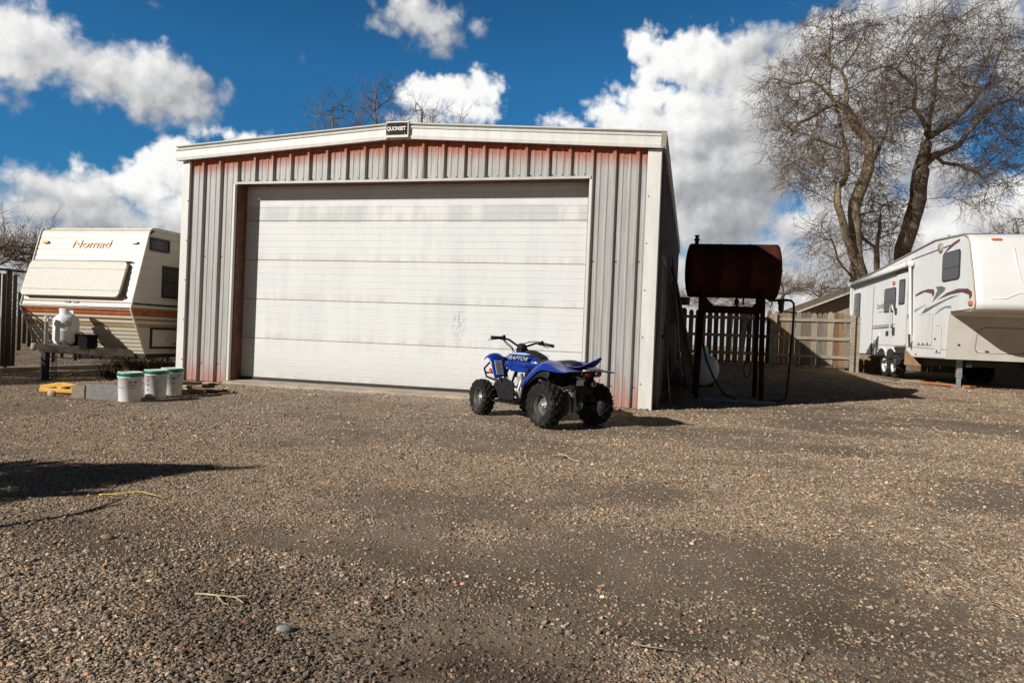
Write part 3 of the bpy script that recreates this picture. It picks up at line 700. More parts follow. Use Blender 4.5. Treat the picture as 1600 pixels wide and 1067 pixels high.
# outlet pipe, filter and delivery hose on the right
m = MB(); m.tube([(.62, -.15, zb + .06), (.62, -.15, zb - .01), (.66, -.15, zb - .03), (.98, -.15, zb - .02)], .022, 8); m.build('outlet_pipe', M_dark, ft)
m = MB(); m.lathe([(.0, 0), (.018, .0), (.03, .03), (.045, .05), (.048, .15), (.06, .16), (.06, .19), (0, .19)], (.86, -.15, zb - .24), (0, 0, 1), 16); m.tube([(.86, -.15, zb - .06), (.86, -.15, zb)], .025, 8); m.tube([(.70, -.15, zb - .02), (.70, -.15, zb - .12)], .012, 6); m.build('fuel_filter', M_dark, ft)
m = MB(); P = [(.96, -.15, zb - .02), (1.03, -.15, zb - .025), (1.075, -.16, zb - .07), (1.08, -.18, zb - .2), (1.07, -.20, zb - .6), (1.05, -.22, .9), (1.03, -.23, .5), (1.01, -.24, .2), (.99, -.26, .06), (.93, -.34, .03), (.7, -.5, .02), (.45, -.58, .02)]
m.tube(P, .02, 8); m.build('delivery_hose', M_black, ft)
m = MB(); P = [(.80, -.35, zb - .24), (.86, -.36, zb - .22), (1.10, -.2, zb - .23), (1.13, -.2, zb - .22)]; m.tube(P, .012, 6); m.build('hose_hook', M_dark, ft)
m = MB(); P = [(-.50, -.45, .9), (-.42, -.46, .62), (-.26, -.5, .3), (-.1, -.55, .1), (.1, -.6, .03)]; m.tube(P, .018, 8); m.build('hose', M_black, ft)
# pale post with a meter behind the tank
ps = thing('service_post', 'pale grey service post standing under the fuel tank with a coiled cable', 'post', (.98, 15.4, gz(.98, 15.4)))
m = MB(); m.beam((-.03, 0, 0), (.10, 0, 1.45), .10, .06, up=(0, 1, 0)); m.build('post', mat('pale_post_paint', (.30, .30, .30), (.22, .22, .22), .7), ps, bevel=.006)
m = MB(); m.tube([(.10 + .11 * math.sin(a) * .6 + .06, -.04, .34 + .17 * math.cos(a)) for a in np.linspace(0, 6.28, 20)], .012, 6); m.tube([(.13, -.04, 1.3), (.15, -.04, .9), (.17, -.04, .51)], .010, 6); m.build('cable', M_black, ps)
m = MB(); m.span(-.02, .16, -.07, .05, 1.38, 1.52); m.build('junction_box', mat('grey_plastic', (.28, .28, .30), None, .5), ps, bevel=.008)
# white propane tank lying behind
lp = thing('propane_tank', 'long white propane tank lying behind the fuel tank stand', 'propane tank', (.23, 14.5, gz(.23, 14.5)))
M_wtank = mat('white_tank_paint', (.78, .78, .77), (.70, .70, .69), .45, scale=5, c3=(.35, .32, .28), s3=14, a3=.3)
m = MB(); r = .325; m.lathe([(0, -.24)] + [(r * math.sin(a), -.24 * math.cos(a)) for a in np.linspace(.15, 1.571, 9)] + [(r, 1.5)] + [(r * math.cos(a), 1.5 + .24 * math.sin(a)) for a in np.linspace(.15, 1.45, 8)] + [(0, 1.74)], (0, 0, .36), (0, 1, 0), 40); m.build('tank_shell', M_wtank, lp)
for y in (.15, 1.3):
    m = MB(); m.span(-.24, .24, y, y + .05, -.02, .12); m.build('cradle', M_dark, lp)
m = MB(); m.lathe([(.11, 0), (.11, .12), (.09, .15), (0, .16)], (0, .7, .67), (0, 0, 1), 20); m.build('valve_dome', M_wtank, lp)
m = MB()
for (x, z, w, h) in ((-.19, .30, .012, .09), (-.155, .325, .05, .014), (-.13, .29, .012, .08), (-.10, .26, .012, .07), (-.145, .255, .04, .012)):
    m.span(x - w / 2, x + w / 2, -.235 + 1.2 * (x * x + (z - .36) ** 2) * 1.2, -.225 + 1.2 * (x * x + (z - .36) ** 2) * 1.2 + .05, z - h / 2, z + h / 2)
m.build('warning_mark', M_black, lp)
m = MB(); m.beam((.20, 11.55, gz(.2, 11.55) + .03), (1.30, 11.62, gz(1.3, 11.6) + .03), .05, .05)
tag(m.build('blue_pole', mat('faded_blue_paint', (.12, .26, .36), (.09, .19, .27), .6, scale=8), bevel=.006), 'faded blue pole lying on the ground in front of the tank stand', 'pole')

# ------------------------------------------------------------------ picket fence at the back
M_pick = None
def fence_mat(name, cols):
    m, t, b = newmat(name); co = t.coord()
    vc = t.node('ShaderNodeVertexColor'); vc.layer_name = 'tint'
    gr = t.noise(t.scalev(co, (30, 30, 1.6)), 1.8, 6, .65); bl = t.noise(t.scalev(co, (5, 5, 2)), 1.5, 5, .6)
    c = t.mix(1.0, vc.outputs[0], t.ramp(gr, [(.25, .55), (.5, .95), (.75, 1.25)]), 'MULTIPLY')
    c = t.mix(t.math('MULTIPLY', t.step(bl, .55, .72), .55), c, (.16, .085, .045))
    t.put(b.inputs['Base Color'], c); b.inputs['Roughness'].default_value = .9; b.inputs['Specular IOR Level'].default_value = .2
    t.put(b.inputs['Normal'], t.bump(gr, .4, .006)); return m
M_fence = fence_mat('weathered_pickets', None)
M_rail = mat('grey_rail_wood', (.34, .285, .21), (.22, .18, .135), .9, scale=3, stretch=(1, 8, 8), bump=.4)
WOODC = [(.30, .245, .17), (.24, .20, .145), (.20, .175, .14), (.22, .135, .075), (.33, .27, .185), (.17, .14, .105), (.28, .21, .13)]
def picket_fence(label, x0, x1, y, gap, lit_run, group=None):
    f = thing('picket_fence', label, 'fence', ((x0 + x1) / 2, y, gz((x0 + x1) / 2, y)))
    ox, oz = f.location.x, f.location.z
    W = .138; x = x0; vs = []; fs = []; cols = []
    while x < x1 - W * .8:
        h = 1.53 + random.uniform(-.03, .02); w = W * random.uniform(.94, 1.02); zb = .03 + random.uniform(-.01, .02)
        tilt = random.uniform(-.014, .014); o = len(vs); yy = random.uniform(-.006, .006)
        outl = [(0, zb), (w, zb), (w, h - .07), (w * .86, h - .02), (w * .5, h), (w * .14, h - .02), (0, h - .07)]
        n = len(outl)
        for d in (-.009, .009):
            for a, z in outl: vs.append((x + a + tilt * z - ox, yy + d, z))
        fs += [tuple(o + i for i in range(n)), tuple(o + n + i for i in reversed(range(n)))] + [(o + (i + 1) % n, o + i, o + n + i, o + n + (i + 1) % n) for i in range(n)]
        c = random.choice(WOODC) if lit_run else tuple(k * .5 for k in random.choice(WOODC))  # shaded run: same wood darkened, shade put into its colour
        g_ = random.uniform(.7, 1.15); cols += [(*[k * g_ for k in c], 1)] * (2 * n)
        x += w + (gap * random.uniform(.7, 1.4) if gap > .01 else random.uniform(.002, .01))
    m = MB(); m.add(vs, fs); p = m.build('pickets', M_fence, f)
    a = p.data.color_attributes.new('tint', 'FLOAT_COLOR', 'POINT'); a.data.foreach_set('color', np.array(cols, np.float32).ravel())
    for z in (.30, .80, 1.30):
        m = MB(); m.beam((x0 - ox, -.035, z), (x1 - ox, -.035, z + random.uniform(-.01, .01)), .05, .085); m.build('rail', M_rail, f, bevel=.004)
    xp = x0
    n = max(1, round((x1 - x0) / 2.3))
    for i in range(n + 1):
        xx = x0 + (x1 - x0) * i / n
        m = MB(); m.span(xx - ox - .05, xx - ox + .05, -.15, -.062, -.3, 1.42 if not lit_run else 1.47); m.build('post', M_rail, f, bevel=.006)
    return f
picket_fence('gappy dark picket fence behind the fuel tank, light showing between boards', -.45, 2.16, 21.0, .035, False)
picket_fence('closed sunlit picket fence with three rails beside the white trailer', 2.24, 4.25, 21.0, 0, True)
picket_fence('far picket fence running on behind the white trailer', 4.45, 9.1, 21.6 + 6.2, 0, True)
m = MB(); m.span(4.32, 4.44, 20.93, 21.05, .1, 1.87)
tag(m.build('fence_post', M_rail, bevel=.008), 'thick dark post closing the sunlit picket fence', 'post')
# low house roof behind the fence
hs = thing('house', 'low house with a brown shingle roof showing above the picket fence', 'house', (9.5, 36.5, .5))
M_shin = mat('brown_shingles', (.13, .105, .075), (.09, .072, .052), .9, scale=3, stretch=(2, 2, 6), bump=.4)
M_board = mat('tan_board_wall', (.30, .26, .19), (.25, .215, .16), .85, scale=2, stretch=(9, 9, .5))
m = MB(); m.span(-4.9, 4.9, 0, 6, 0, 2.0); m.prism([(-4.9, 2.0), (4.9, 2.0), (0, 4.1)], lambda a, b, t: (a, t, b), 0, 6); m.build('wall', M_board, hs)
m = MB()
m.prism([(-5.6, 1.80), (0, 4.24), (0, 4.56), (-5.6, 2.12)], lambda a, b, t: (a, t, b), -.6, 6.6); m.prism([(5.6, 1.80), (5.6, 2.12), (0, 4.56), (0, 4.24)], lambda a, b, t: (a, t, b), -.6, 6.6)
rf = m.build('roof', M_shin, hs)
m = MB(); m.prism([(-5.62, 1.74), (0, 4.18), (0, 4.27), (-5.62, 1.83)], lambda a, b, t: (a, t, b), -.66, -.61); m.prism([(5.62, 1.74), (5.62, 1.83), (0, 4.27), (0, 4.18)], lambda a, b, t: (a, t, b), -.66, -.61); m.build('bargeboard', mat('cream_board', (.45, .41, .33), None, .7), rf)

# ------------------------------------------------------------------ the quad bike (local: x forward, y left, z up, rear axle at x = 0)
TH = R(51)
qd = thing('quad_bike', 'small blue sport quad bike parked on the gravel before the roll-up door', 'quad bike', (-1.23, 7.46, .035), math.atan2(math.cos(TH), -math.sin(TH)))
M_blue = mat('blue_plastic', (.005, .032, .255), (.004, .026, .215), .32, scale=4, coat=.35, spec=.4, c3=(.10, .10, .14), s3=11, a3=.16)
M_blk = mat('black_plastic', (.008, .008, .009), (.013, .013, .013), .6, scale=20, spec=.22, c3=(.05, .045, .038), s3=9, a3=.25)
M_blkm = mat('black_frame_paint', (.012, .012, .012), None, .4, .2)
M_alu = mat('cast_aluminium', (.48, .47, .44), (.36, .35, .33), .42, .8, scale=20)
M_tyre = mat('dusty_tyre_rubber', (.012, .012, .0115), (.026, .024, .021), .9, scale=9, bump=.2, c3=(.085, .075, .06), s3=9, a3=.5, spec=.2)
M_rim = mat('dark_rim', (.13, .125, .115), (.08, .077, .07), .5, .3, c3=(.14, .12, .10), s3=20, a3=.4)
M_seat = mat('black_vinyl', (.020, .020, .021), None, .55, bump=.1)
M_grey = mat('grey_cast_guard', (.20, .20, .195), (.15, .15, .145), .5, .3)
def quad_wheel(x, y, z, r, w, rr, side):
    wh = bpy.data.objects.new('wheel', None); COL.objects.link(wh); wh.parent = qd; wh.location = (x, y, z)
    m = MB(); n = 44; h = w / 2
    m.lathe([(rr * .97, -h * .82), (rr * 1.05, -h * .93), (rr + (r - rr) * .5, -h * 1.0), (r * .93, -h * .93), (r * .975, -h * .70), (r * .985, 0), (r * .975, h * .70), (r * .93, h * .93), (rr + (r - rr) * .5, h * 1.0), (rr * 1.05, h * .93), (rr * .97, h * .82)], (0, 0, 0), (0, 1, 0), n)
    k = 17
    for i in range(k):
        for q, (yy, tw, ofs) in enumerate(((-.62, .34, 0), (-.16, .30, .5), (.22, .30, .05), (.64, .34, .55))):
            a = 2 * math.pi * (i + ofs) / k; rad = r * (.985 if abs(yy) < .5 else .955)
            rot = Matrix.Rotation(-a, 3, 'Y') @ Matrix.Rotation(R(18 if q % 2 else -18), 3, 'X')
            m.box((math.cos(a) * rad, yy * h, math.sin(a) * rad), (r * .11, w * tw * .5, r * .20), rot)
    for sgn in (-1, 1):
        for i in range(k):
            a = 2 * math.pi * (i + .3) / k
            m.box((math.cos(a) * r * .87, sgn * h * .965, math.sin(a) * r * .87), (r * .17, .014, r * .10), Matrix.Rotation(-a, 3, 'Y'))
    m.build('tyre', M_tyre, wh, bevel=.003)
    m = MB(); s = side
    m.lathe([(rr, -h * .84), (rr * .99, -h * .7), (rr * .86, -h * .6), (rr * .84, h * .6), (rr * .99, h * .7), (rr, h * .84)], (0, 0, 0), (0, 1, 0), 32)
    m.lathe([(rr * .85, s * h * .1), (rr * .70, s * h * .02), (rr * .45, s * h * .10), (0, s * h * .12)], (0, 0, 0), (0, 1, 0), 32)
    m.lathe([(rr * 1.03, s * h * .80), (rr * 1.05, s * h * .86), (rr * .98, s * h * .88)], (0, 0, 0), (0, 1, 0), 32)
    m.build('rim', M_rim, wh)
    m = MB(); m.lathe([(rr * .42, s * h * .12), (rr * .40, s * h * .22), (rr * .22, s * h * .25), (rr * .2, s * h * .5), (0, s * h * .52)], (0, 0, 0), (0, 1, 0), 16)
    for i in range(4):
        a = i * math.pi / 2 + .5; m.lathe([(.011, s * h * .2), (.011, s * h * .36), (0, s * h * .37)], (math.cos(a) * rr * .31, 0, math.sin(a) * rr * .31), (0, 1, 0), 8)
    m.build('hub', M_alu, wh)
    return wh
for sy in (1, -1):
    quad_wheel(0, sy * .348, .224, .226, .176, .122, sy)
    quad_wheel(1.155, sy * .355, .203, .204, .145, .118, sy).rotation_euler = (0, 0, R(-7))
# chassis, engine, axle
m = MB()
for sy in (1, -1):
    m.tube([(1.18, sy * .07, .30), (.98, sy * .10, .20), (.4, sy * .10, .19), (.22, sy * .10, .30), (-.02, sy * .09, .50), (-.22, sy * .07, .56)], .016, 8)
    m.tube([(1.18, sy * .07, .30), (1.02, sy * .06, .62), (.6, sy * .05, .62), (.22, sy * .08, .56), (-.02, sy * .09, .50)], .015, 8)
    m.tube([(.62, sy * .05, .60), (.44, sy * .10, .20)], .013, 8)
    for (xa, xb) in ((.98, 1.15), (1.18, 1.17)):
        m.tube([(xa, sy * .08, .22), (xb, sy * .30, .20)], .013, 8); m.tube([(xa + .02, sy * .07, .34), (xb, sy * .30, .27)], .012, 8)
    m.tube([(.95, sy * .12, .30), (1.10, sy * .29, .24)], .008, 6)
m.build('frame', M_blkm, qd)
m = MB(); m.span(.40, .74, -.11, .11, .20, .33); m.span(.50, .70, -.075, .075, .33, .42)
for i in range(7): m.span(.49, .71, -.085, .085, .345 + i * .016, .352 + i * .016)
m.lathe([(.085, .11), (.085, .135), (.06, .145), (0, .145)], (.50, 0, .27), (0, 1, 0), 20)
m.lathe([(.07, -.145), (.085, -.13), (.085, -.11)], (.50, 0, .27), (0, 1, 0), 20)
m.span(.52, .68, -.06, .06, .46, .52); m.tube([(.50, .02, .45), (.40, .03, .44), (.36, .03, .43)], .022, 8)
m.build('engine', M_alu, qd, bevel=.005)
m = MB(); m.tube([(.60, .10, .46), (.56, .16, .38), (.60, .15, .28)], .011, 6); m.tube([(.74, .09, .5), (.66, .15, .44), (.70, .14, .30), (.66, .12, .2)], .010, 6); m.span(.75, .80, .05, .12, .22, .47); m.tube([(.66, .17, .50), (.60, .215, .42), (.64, .225, .33), (.58, .22, .24)], .016, 8); m.tube([(.54, .17, .46), (.50, .21, .38), (.55, .22, .30)], .013, 8); m.lathe([(0, .03), (.05, .028), (.06, .0)], (.52, .19, .30), (0, 1, 0), 18); m.build('engine_hose', mat('bright_cast_metal', (.60, .58, .54), (.45, .43, .40), .4, .5, scale=20), qd)
m = MB(); m.tube([(0, -.37, .224), (0, .37, .224)], .018, 10); m.lathe([(.05, -.05), (.05, .05)], (0, 0, .224), (0, 1, 0), 16); m.build('rear_axle', M_blkm, qd)
m = MB(); m.beam((.30, .05, .26), (.02, .05, .23), .05, .06); m.beam((.30, -.05, .26), (.02, -.05, .23), .05, .06); m.build('swing_arm', M_alu, qd, bevel=.006)
m = MB()
m.lathe([(.135, .105), (.14, .11), (.14, .125), (.10, .13), (.06, .13)], (0, 0, .235), (0, 1, 0), 32)
m.loft([[(.155 * math.cos(a), y, .235 + .155 * math.sin(a)) for y in (.05, .085)] + [(.125 * math.cos(a), y, .235 + .125 * math.sin(a)) for y in (.085, .05)] for a in np.linspace(R(50), R(215), 16)], smooth=False)
m.build('chain_guard', M_grey, qd)
m = MB(); m.lathe([(.09, -.10), (.09, -.09), (.03, -.09)], (0, 0, .224), (0, 1, 0), 24); m.span(-.06, -.02, -.12, -.07, .22, .32); m.build('brake_disc', M_alu, qd)
def shock(a, b, turns, r, label=None):
    a = Vector(a); b = Vector(b); d = b - a; m = MB()
    m.tube([a, b], .012, 8); m.tube([a, a + d * .3], .024, 10)
    m.lathe([(.0, -.012), (.02, -.012), (.02, .012), (0, .012)], b, (0, 1, 0), 10); m.lathe([(.0, -.012), (.02, -.012), (.02, .012), (0, .012)], a, (0, 1, 0), 10)
    o = m.build('shock_absorber', M_alu, qd)
    m = MB(); ax = d.normalized(); X = ax.orthogonal().normalized(); Y = ax.cross(X)
    m.tube([a + d * (.22 + .68 * t) + (X * math.cos(t * turns * 6.283) + Y * math.sin(t * turns * 6.283)) * r for t in np.linspace(0, 1, turns * 12)], .006, 6)
    m.build('spring', mat('pale_spring', (.55, .55, .53), None, .4, .3), o)
shock((.24, .13, .50), (.06, .10, .24), 6, .034)
for sy in (1, -1): shock((.99, sy * .17, .54), (1.12, sy * .27, .25), 7, .030)
# bodywork
def ring(x, hw, z0, z1, sh=.55, n=14, pw=.75, yo=0):
    out = []
    for i in range(n):
        a = 2 * math.pi * i / n; cy = math.copysign(abs(math.cos(a)) ** pw, math.cos(a)); cz = math.copysign(abs(math.sin(a)) ** pw, math.sin(a))
        zc = (z0 + z1) / 2; out.append((x, yo + cy * hw * (1 - .28 * max(0, cz)), zc + cz * (z1 - z0) / 2))
    return out
m = MB(); m.loft([ring(*a) for a in ((1.20, .05, .60, .66), (1.14, .10, .57, .70), (1.02, .145, .52, .735), (.88, .165, .50, .765), (.72, .165, .51, .762), (.58, .135, .545, .725), (.48, .10, .575, .69), (.44, .06, .60, .67))])
m.build('tank_cover', M_blue, qd, subsurf=1)
for sy in (1, -1):
    m = MB(); m.prism([(.98, .60), (.86, .53), (.72, .52), (.62, .525), (.54, .55), (.60, .575), (.74, .60)], lambda a, b, t: (a, sy * (.165 + t - .03 * (a - .75) ** 2 * 8), b), -.01, .012)
    m.build('side_scoop', M_blue, qd, bevel=.006)
m = MB(); m.loft([ring(*a, n=12) for a in ((.78, .06, .735, .772), (.72, .075, .735, .785), (.60, .085, .70, .765), (.50, .08, .66, .725), (.44, .07, .645, .69))]); m.build('tank_top', M_blk, qd, subsurf=1)
m = MB(); m.loft([ring(*a, n=12) for a in ((.54, .075, .62, .685), (.46, .095, .60, .69), (.34, .105, .59, .672), (.20, .125, .585, .680), (.06, .135, .585, .702), (-.06, .12, .59, .700), (-.12, .08, .60, .66))]); m.build('seat', M_seat, qd, subsurf=1)
def strip(path, ys, drop, name, matl, thick=.012, sub=2, fall=None):
    """curved mudguard: path of (x, z), spread over y positions that sag by drop"""
    m = MB(); m.loft([[(x, y, z - d * (fall[i] if fall else 1)) for y, d in zip(ys, drop)] for i, (x, z) in enumerate(path)], closed=False, caps=False)
    return m.build(name, matl, qd, subsurf=sub, solid=thick)
for sy in (1, -1):
    # front mudguard: short top, tall panel falling behind the wheel
    p = [(1.135, .675), (1.115, .705), (1.075, .722), (1.025, .715), (.975, .65), (.935, .55), (.885, .455)]
    strip(p, [sy * v for v in (.17, .20, .27, .335, .37)], (.03, .0, -.004, .012, .05), 'front_mudguard', M_blue)
    m = MB(); m.loft([[(x, sy * y, z - .004) for y, z in ((.09, z0), (.20, z1))] for x, z0, z1 in ((1.18, .62, .68), (1.12, .66, .71), (1.0, .66, .69))], closed=False, caps=False); m.build('fender_bridge', M_blue, qd, solid=.012)
    # rear mudguard: peak beside the seat, falls forward, sweeps up to a tail
    p = [(.44, .47), (.37, .525), (.27, .61), (.17, .672), (.09, .685), (-.02, .645), (-.14, .607), (-.24, .595), (-.31, .59)]
    strip(p, [sy * v for v in (.11, .17, .25, .32, .345, .352)], (.01, .0, .006, .03, .075, .14), 'rear_mudguard', M_blue, fall=(.8, .9, .95, .9, .7, .45, .25, .15, .1))
    strip([(x, z - .012) for x, z in p[:6]], [sy * v for v in (.12, .2, .28, .325, .33)], (.0, .0, .02, .08, .16), 'mudguard_liner', M_blk, fall=(.7, .8, .9, 1, 1, 1, 1, .9, .8))
    # black splash guard before the rear wheel and footwell
    m = MB(); m.loft([[(x, sy * .16, z), (x + dx, sy * .27, z - .01), (x + dx, sy * .37, z - .02)] for x, z, dx in ((.33, .53, 0), (.36, .42, .0), (.41, .30, -.01), (.45, .19, 0))], closed=False, caps=False); m.build('splash_guard', M_blk, qd, subsurf=1, solid=.012)
    m = MB(); m.prism([(.98, .43), (1.03, .37), (1.0, .23), (.92, .19), (.70, .19), (.70, .40), (.84, .455)], lambda a, b, t: (a, sy * (.235 + t + (a - .7) * .12), b), -.012, .012); m.build('heel_guard', M_blk, qd, bevel=.008)
    m = MB(); m.span(.50, .98, sy * .15, sy * .36, .175, .195)
    for i in range(5): m.span(.55 + i * .08, .58 + i * .08, sy * .18, sy * .35, .195, .206)
    m.build('footrest', M_blk, qd, bevel=.004)
m = MB(); m.loft([[(x, -w, z), (x, 0, z + .014), (x, w, z)] for x, z, w in ((-.06, .625, .12), (-.18, .622, .125), (-.26, .640, .10), (-.34, .680, .075), (-.40, .715, .045), (-.44, .735, .02))], closed=False, caps=False); m.build('tail_panel', M_blue, qd, subsurf=2, solid=.014)
m = MB(); m.span(-.32, -.05, -.14, .14, .545, .60); m.span(-.13, .12, -.21, .05, .33, .545); m.span(-.06, .24, -.15, .03, .24, .34); m.build('rear_undertray', M_blk, qd, bevel=.01)
m = MB()
m.lathe([(0, -.345), (.026, -.342), (.03, -.33), (.03, -.30)], (0, .07, .565), (1, 0, 0), 16); m.build('tail_light', mat('red_lens', (.10, .005, .005), None, .35, coat=.2), qd)
m = MB(); m.lathe([(0, -.345), (.026, -.342), (.03, -.33), (.03, -.30)], (0, -.07, .565), (1, 0, 0), 16); m.build('tail_light', bpy.data.materials['red_lens'], qd)
m = MB(); m.tube([(-.33, .14, .60), (-.36, .06, .61), (-.36, -.06, .61), (-.33, -.14, .60)], .011, 8); m.build('grab_bar', M_alu, qd)
m = MB(); m.lathe([(0, -.17), (.035, -.168), (.05, -.15), (.055, -.12), (.055, .20), (.04, .24), (.02, .26)], (0, 0, 0), (1, 0, 0), 20); m.v = [(x, y - .17, z + .455) for x, y, z in m.v]; m.tube([(.24, -.17, .455), (.40, -.15, .44), (.55, -.08, .46), (.62, 0, .44)], .02, 8); m.build('exhaust', M_blk, qd)
m = MB(); m.lathe([(.018, -.182), (.034, -.178), (.036, -.165)], (0, -.17, .455), (1, 0, 0), 16); m.build('exhaust_tip', M_alu, qd)
for sy in (1, -1):
    m = MB(); m.lathe([(0, .0), (.026, .0), (.03, .008), (.03, .02)], (.99, sy * .35, .52), (.3, sy, 0), 18)
    m.build('side_reflector', mat('orange_lens', (.85, .16, .02), None, .2, coat=.8), qd)
m = MB()
for sy in (1, -1): m.tube([(1.30, sy * .03, .38), (1.46, sy * .09, .42), (1.50, sy * .10, .52), (1.40, sy * .09, .60), (1.2, sy * .07, .60)], .013, 8)
m.tube([(1.47, -.10, .47), (1.47, .10, .47)], .012, 8); m.build('front_bumper', M_blk, qd)
m = MB(); m.span(.02, .36, -.15, .055, .37, .60); m.span(.30, .46, -.12, .12, .46, .60); m.build('airbox', M_blk, qd, bevel=.02)
# fasteners, panel seams and small exposed hardware
m = MB()
for sy in (1, -1):
    for (x, y, z) in ((.12, .30, .672), (.30, .31, .575), (-.12, .29, .635), (.95, .35, .60), (1.06, .22, .715), (.80, .168, .60), (.62, .150, .60)):
        m.lathe([(0, .006), (.007, .005), (.009, 0)], (x, sy * y, z), (0, sy * .5, .85), 8)
m.build('panel_bolt', M_dark, qd)
m = MB(); m.tube([(.20, .16, .50), (.05, .20, .42), (-.05, .16, .40), (-.15, .06, .44)], .010, 6); m.tube([(.3, .10, .54), (.16, .16, .46), (.10, .14, .33), (.03, .12, .28)], .008, 6); m.tube([(.28, -.10, .52), (.0, -.12, .40), (-.06, -.1, .30)], .008, 6); m.build('brake_hose', M_black, qd)
m = MB(); m.beam((-.12, .07, .545), (-.26, .05, .50), .03, .02); m.span(-.20, -.195, .0, .10, .44, .50); m.tube([(-.14, -.06, .55), (-.05, -.06, .36)], .010, 6); m.build('tail_bracket', M_alu, qd)
# handlebar turned slightly to the right
hb = bpy.data.objects.new('handlebar', None); COL.objects.link(hb); hb.parent = qd
HB = [(1.005, .36, .905), (.965, .24, .902), (.935, .155, .885), (.905, .075, .83), (.885, .03, .808), (.875, -.03, .805), (.86, -.075, .822), (.825, -.155, .855), (.795, -.24, .850), (.745, -.36, .828)]
m = MB(); m.tube(HB, .0125, 10); m.build('bar', M_blkm, hb)
for (a, b_) in ((0, 1), (9, 8)):
    a = Vector(HB[a]); b_ = Vector(HB[b_]); m = MB(); m.tube([a + (a - b_) * .06, a, a + (b_ - a) * .95], [.016, .0195, .018], 12); m.build('grip', M_black, hb)
    d = (b_ - a); m = MB(); m.tube([b_ + d * .1 + Vector((.03, 0, -.005)), a + d * .55 + Vector((.055, 0, -.02)), a + d * .02 + Vector((.075, 0, -.03))], [.007, .006, .005], 6); m.box(b_ + d * .15 + Vector((.005, 0, .0)), (.05, .04, .045)); m.box(b_ + d * .15 + Vector((-.012, 0, .022)), (.02, .03, .02)); m.build('brake_lever', M_blk, hb, bevel=.004)
m = MB(); m.lathe([(.0, -.045), (.05, -.045), (.06, -.01), (.055, .03), (.035, .042), (0, .042)], (.885, 0, .80), (-.3, 0, 1), 18); m.span(.83, .93, -.055, .055, .735, .79); m.build('bar_clamp', M_blk, hb, bevel=.006)
m = MB()
m.tube([HB[1], (.93, .20, .86), (.92, .12, .80), (.93, .07, .74)], .006, 6); m.tube([HB[8], (.83, -.2, .875), (.86, -.10, .872), (.91, -.02, .84), (.94, .04, .74)], .006, 6); m.tube([HB[1], (1.0, .16, .845), (.97, .08, .78), (.99, .05, .70)], .005, 6)
m.tube([(.90, .0, .78), (.99, 0, .45)], .018, 8); m.build('cables', M_black, hb)
m = MB(); m.box(Vector(HB[1]) + Vector((-.018, -.02, .03)), (.018, .018, .014)); m.build('kill_switch', mat('red_switch', (.7, .05, .03), None, .4), hb)
# decals on the left and right cover: lettering and a pale flash
M_dw = mat('white_decal', (.78, .78, .76), None, .35); M_dk = mat('black_decal', (.02, .02, .025), None, .4)
def project(o, sy):
    """lay a flat decal on the side of the tank cover"""
    for v in o.data.vertices:
        x, y, z = v.co.x, v.co.y, v.co.z
for sy in (1, -1):
    X = (-1, 0, -.02) if sy > 0 else (1, 0, .02); Y = (.0, -.45 * sy, 1)
    base = Vector((.75, sy * .156, .676))
    dec = text('decal', 'RAPTOR', .078, M_dk, frame(base + Vector((0, sy * .0006, .0004)), X, Y), qd, extrude=.001, shear=.3, font_scale=(1.20, .86), outline=.005)
    m = MB(); m.prism([(-.22, .045), (.10, .05), (.20, .062), (.10, .075), (-.10, .07)], lambda a, b, t: tuple(base + Vector(X).normalized() * a + Vector(Y).normalized() * b + Vector((0, sy, .45)).normalized() * t), -.03, .0005); m.build('flash_decal', mat('pale_blue_flash', (.32, .42, .58), None, .35), qd)
    lt = text('lettering', 'RAPTOR', .068, mat('silver_lettering', (.46, .47, .5), (.38, .39, .42), .4), frame(base + Vector((0, sy * .0022, .0012)), X, Y), qd, extrude=.001, shear=.3, font_scale=(1.36, .92), outline=0)
m = MB(); n0 = Vector((-.94, 0, .33)); c0 = Vector((.925, .30, .56))
U_ = Vector((0, 1, 0)); V_ = Vector((.33, 0, .94))
m.prism([(-.052, -.085), (.048, -.085), (.048, .085), (-.052, .085)], lambda a, b, t: tuple(c0 + U_ * a + V_ * b + n0 * t), .008, .013)
lb = m.build('warning_label', mat('pale_label', (.52, .54, .56), (.48, .5, .52), .4), qd)
m = MB()
for i in range(8): m.box(c0 + V_ * (.065 - i * .018) + n0 * .0135 + U_ * (-.002 if i % 3 else .008), (.001, .082 if i % 3 else .055, .0055), Matrix.Rotation(-.34, 3, 'Y'))
m.build('print', mat('grey_print', (.22, .23, .25), None, .5), lb)

# ------------------------------------------------------------------ old caravan on the left
cv = thing('caravan', 'old cream caravan with brown and orange stripes beside the shed', 'caravan', (-9.5, 12.5, 0.02))
CX0, CX1 = -10.58, -8.43
def skin(name, black):
    m, t, b = newmat(name); co = t.coord(); z = t.sep(co)[2]
    f = t.math('DIVIDE', z, 3.0)
    cream = (.555, .52, .425); cr2 = (.505, .46, .365); br = (.22, .115, .055); org = (.40, .105, .028); tan = (.36, .23, .11); blk = (.03, .028, .025)
    stops = [(0, cr2), (.16, cr2), (.28, tan), (.297, cream), (.316, (.30, .17, .085)), (.327, cream), (.336, org), (.345, (.26, .075, .022)), (.350, org), (.362, (.28, .08, .025)), (.368, org), (.377, (.20, .065, .025)), (.3815, cream), (.396, blk if black else br), (.408, cream)]
    c = t.ramp(f, stops, 'CONSTANT')
    st = t.noise(t.scalev(co, (5, 5, 1.2)), 1.6, 6, .6)
    c = t.mix(t.math('MULTIPLY', t.step(st, .5, .72), .35), c, (.42, .36, .27))
    t.put(b.inputs['Base Color'], c); b.inputs['Roughness'].default_value = .42; b.inputs['Specular IOR Level'].default_value = .4
    return m
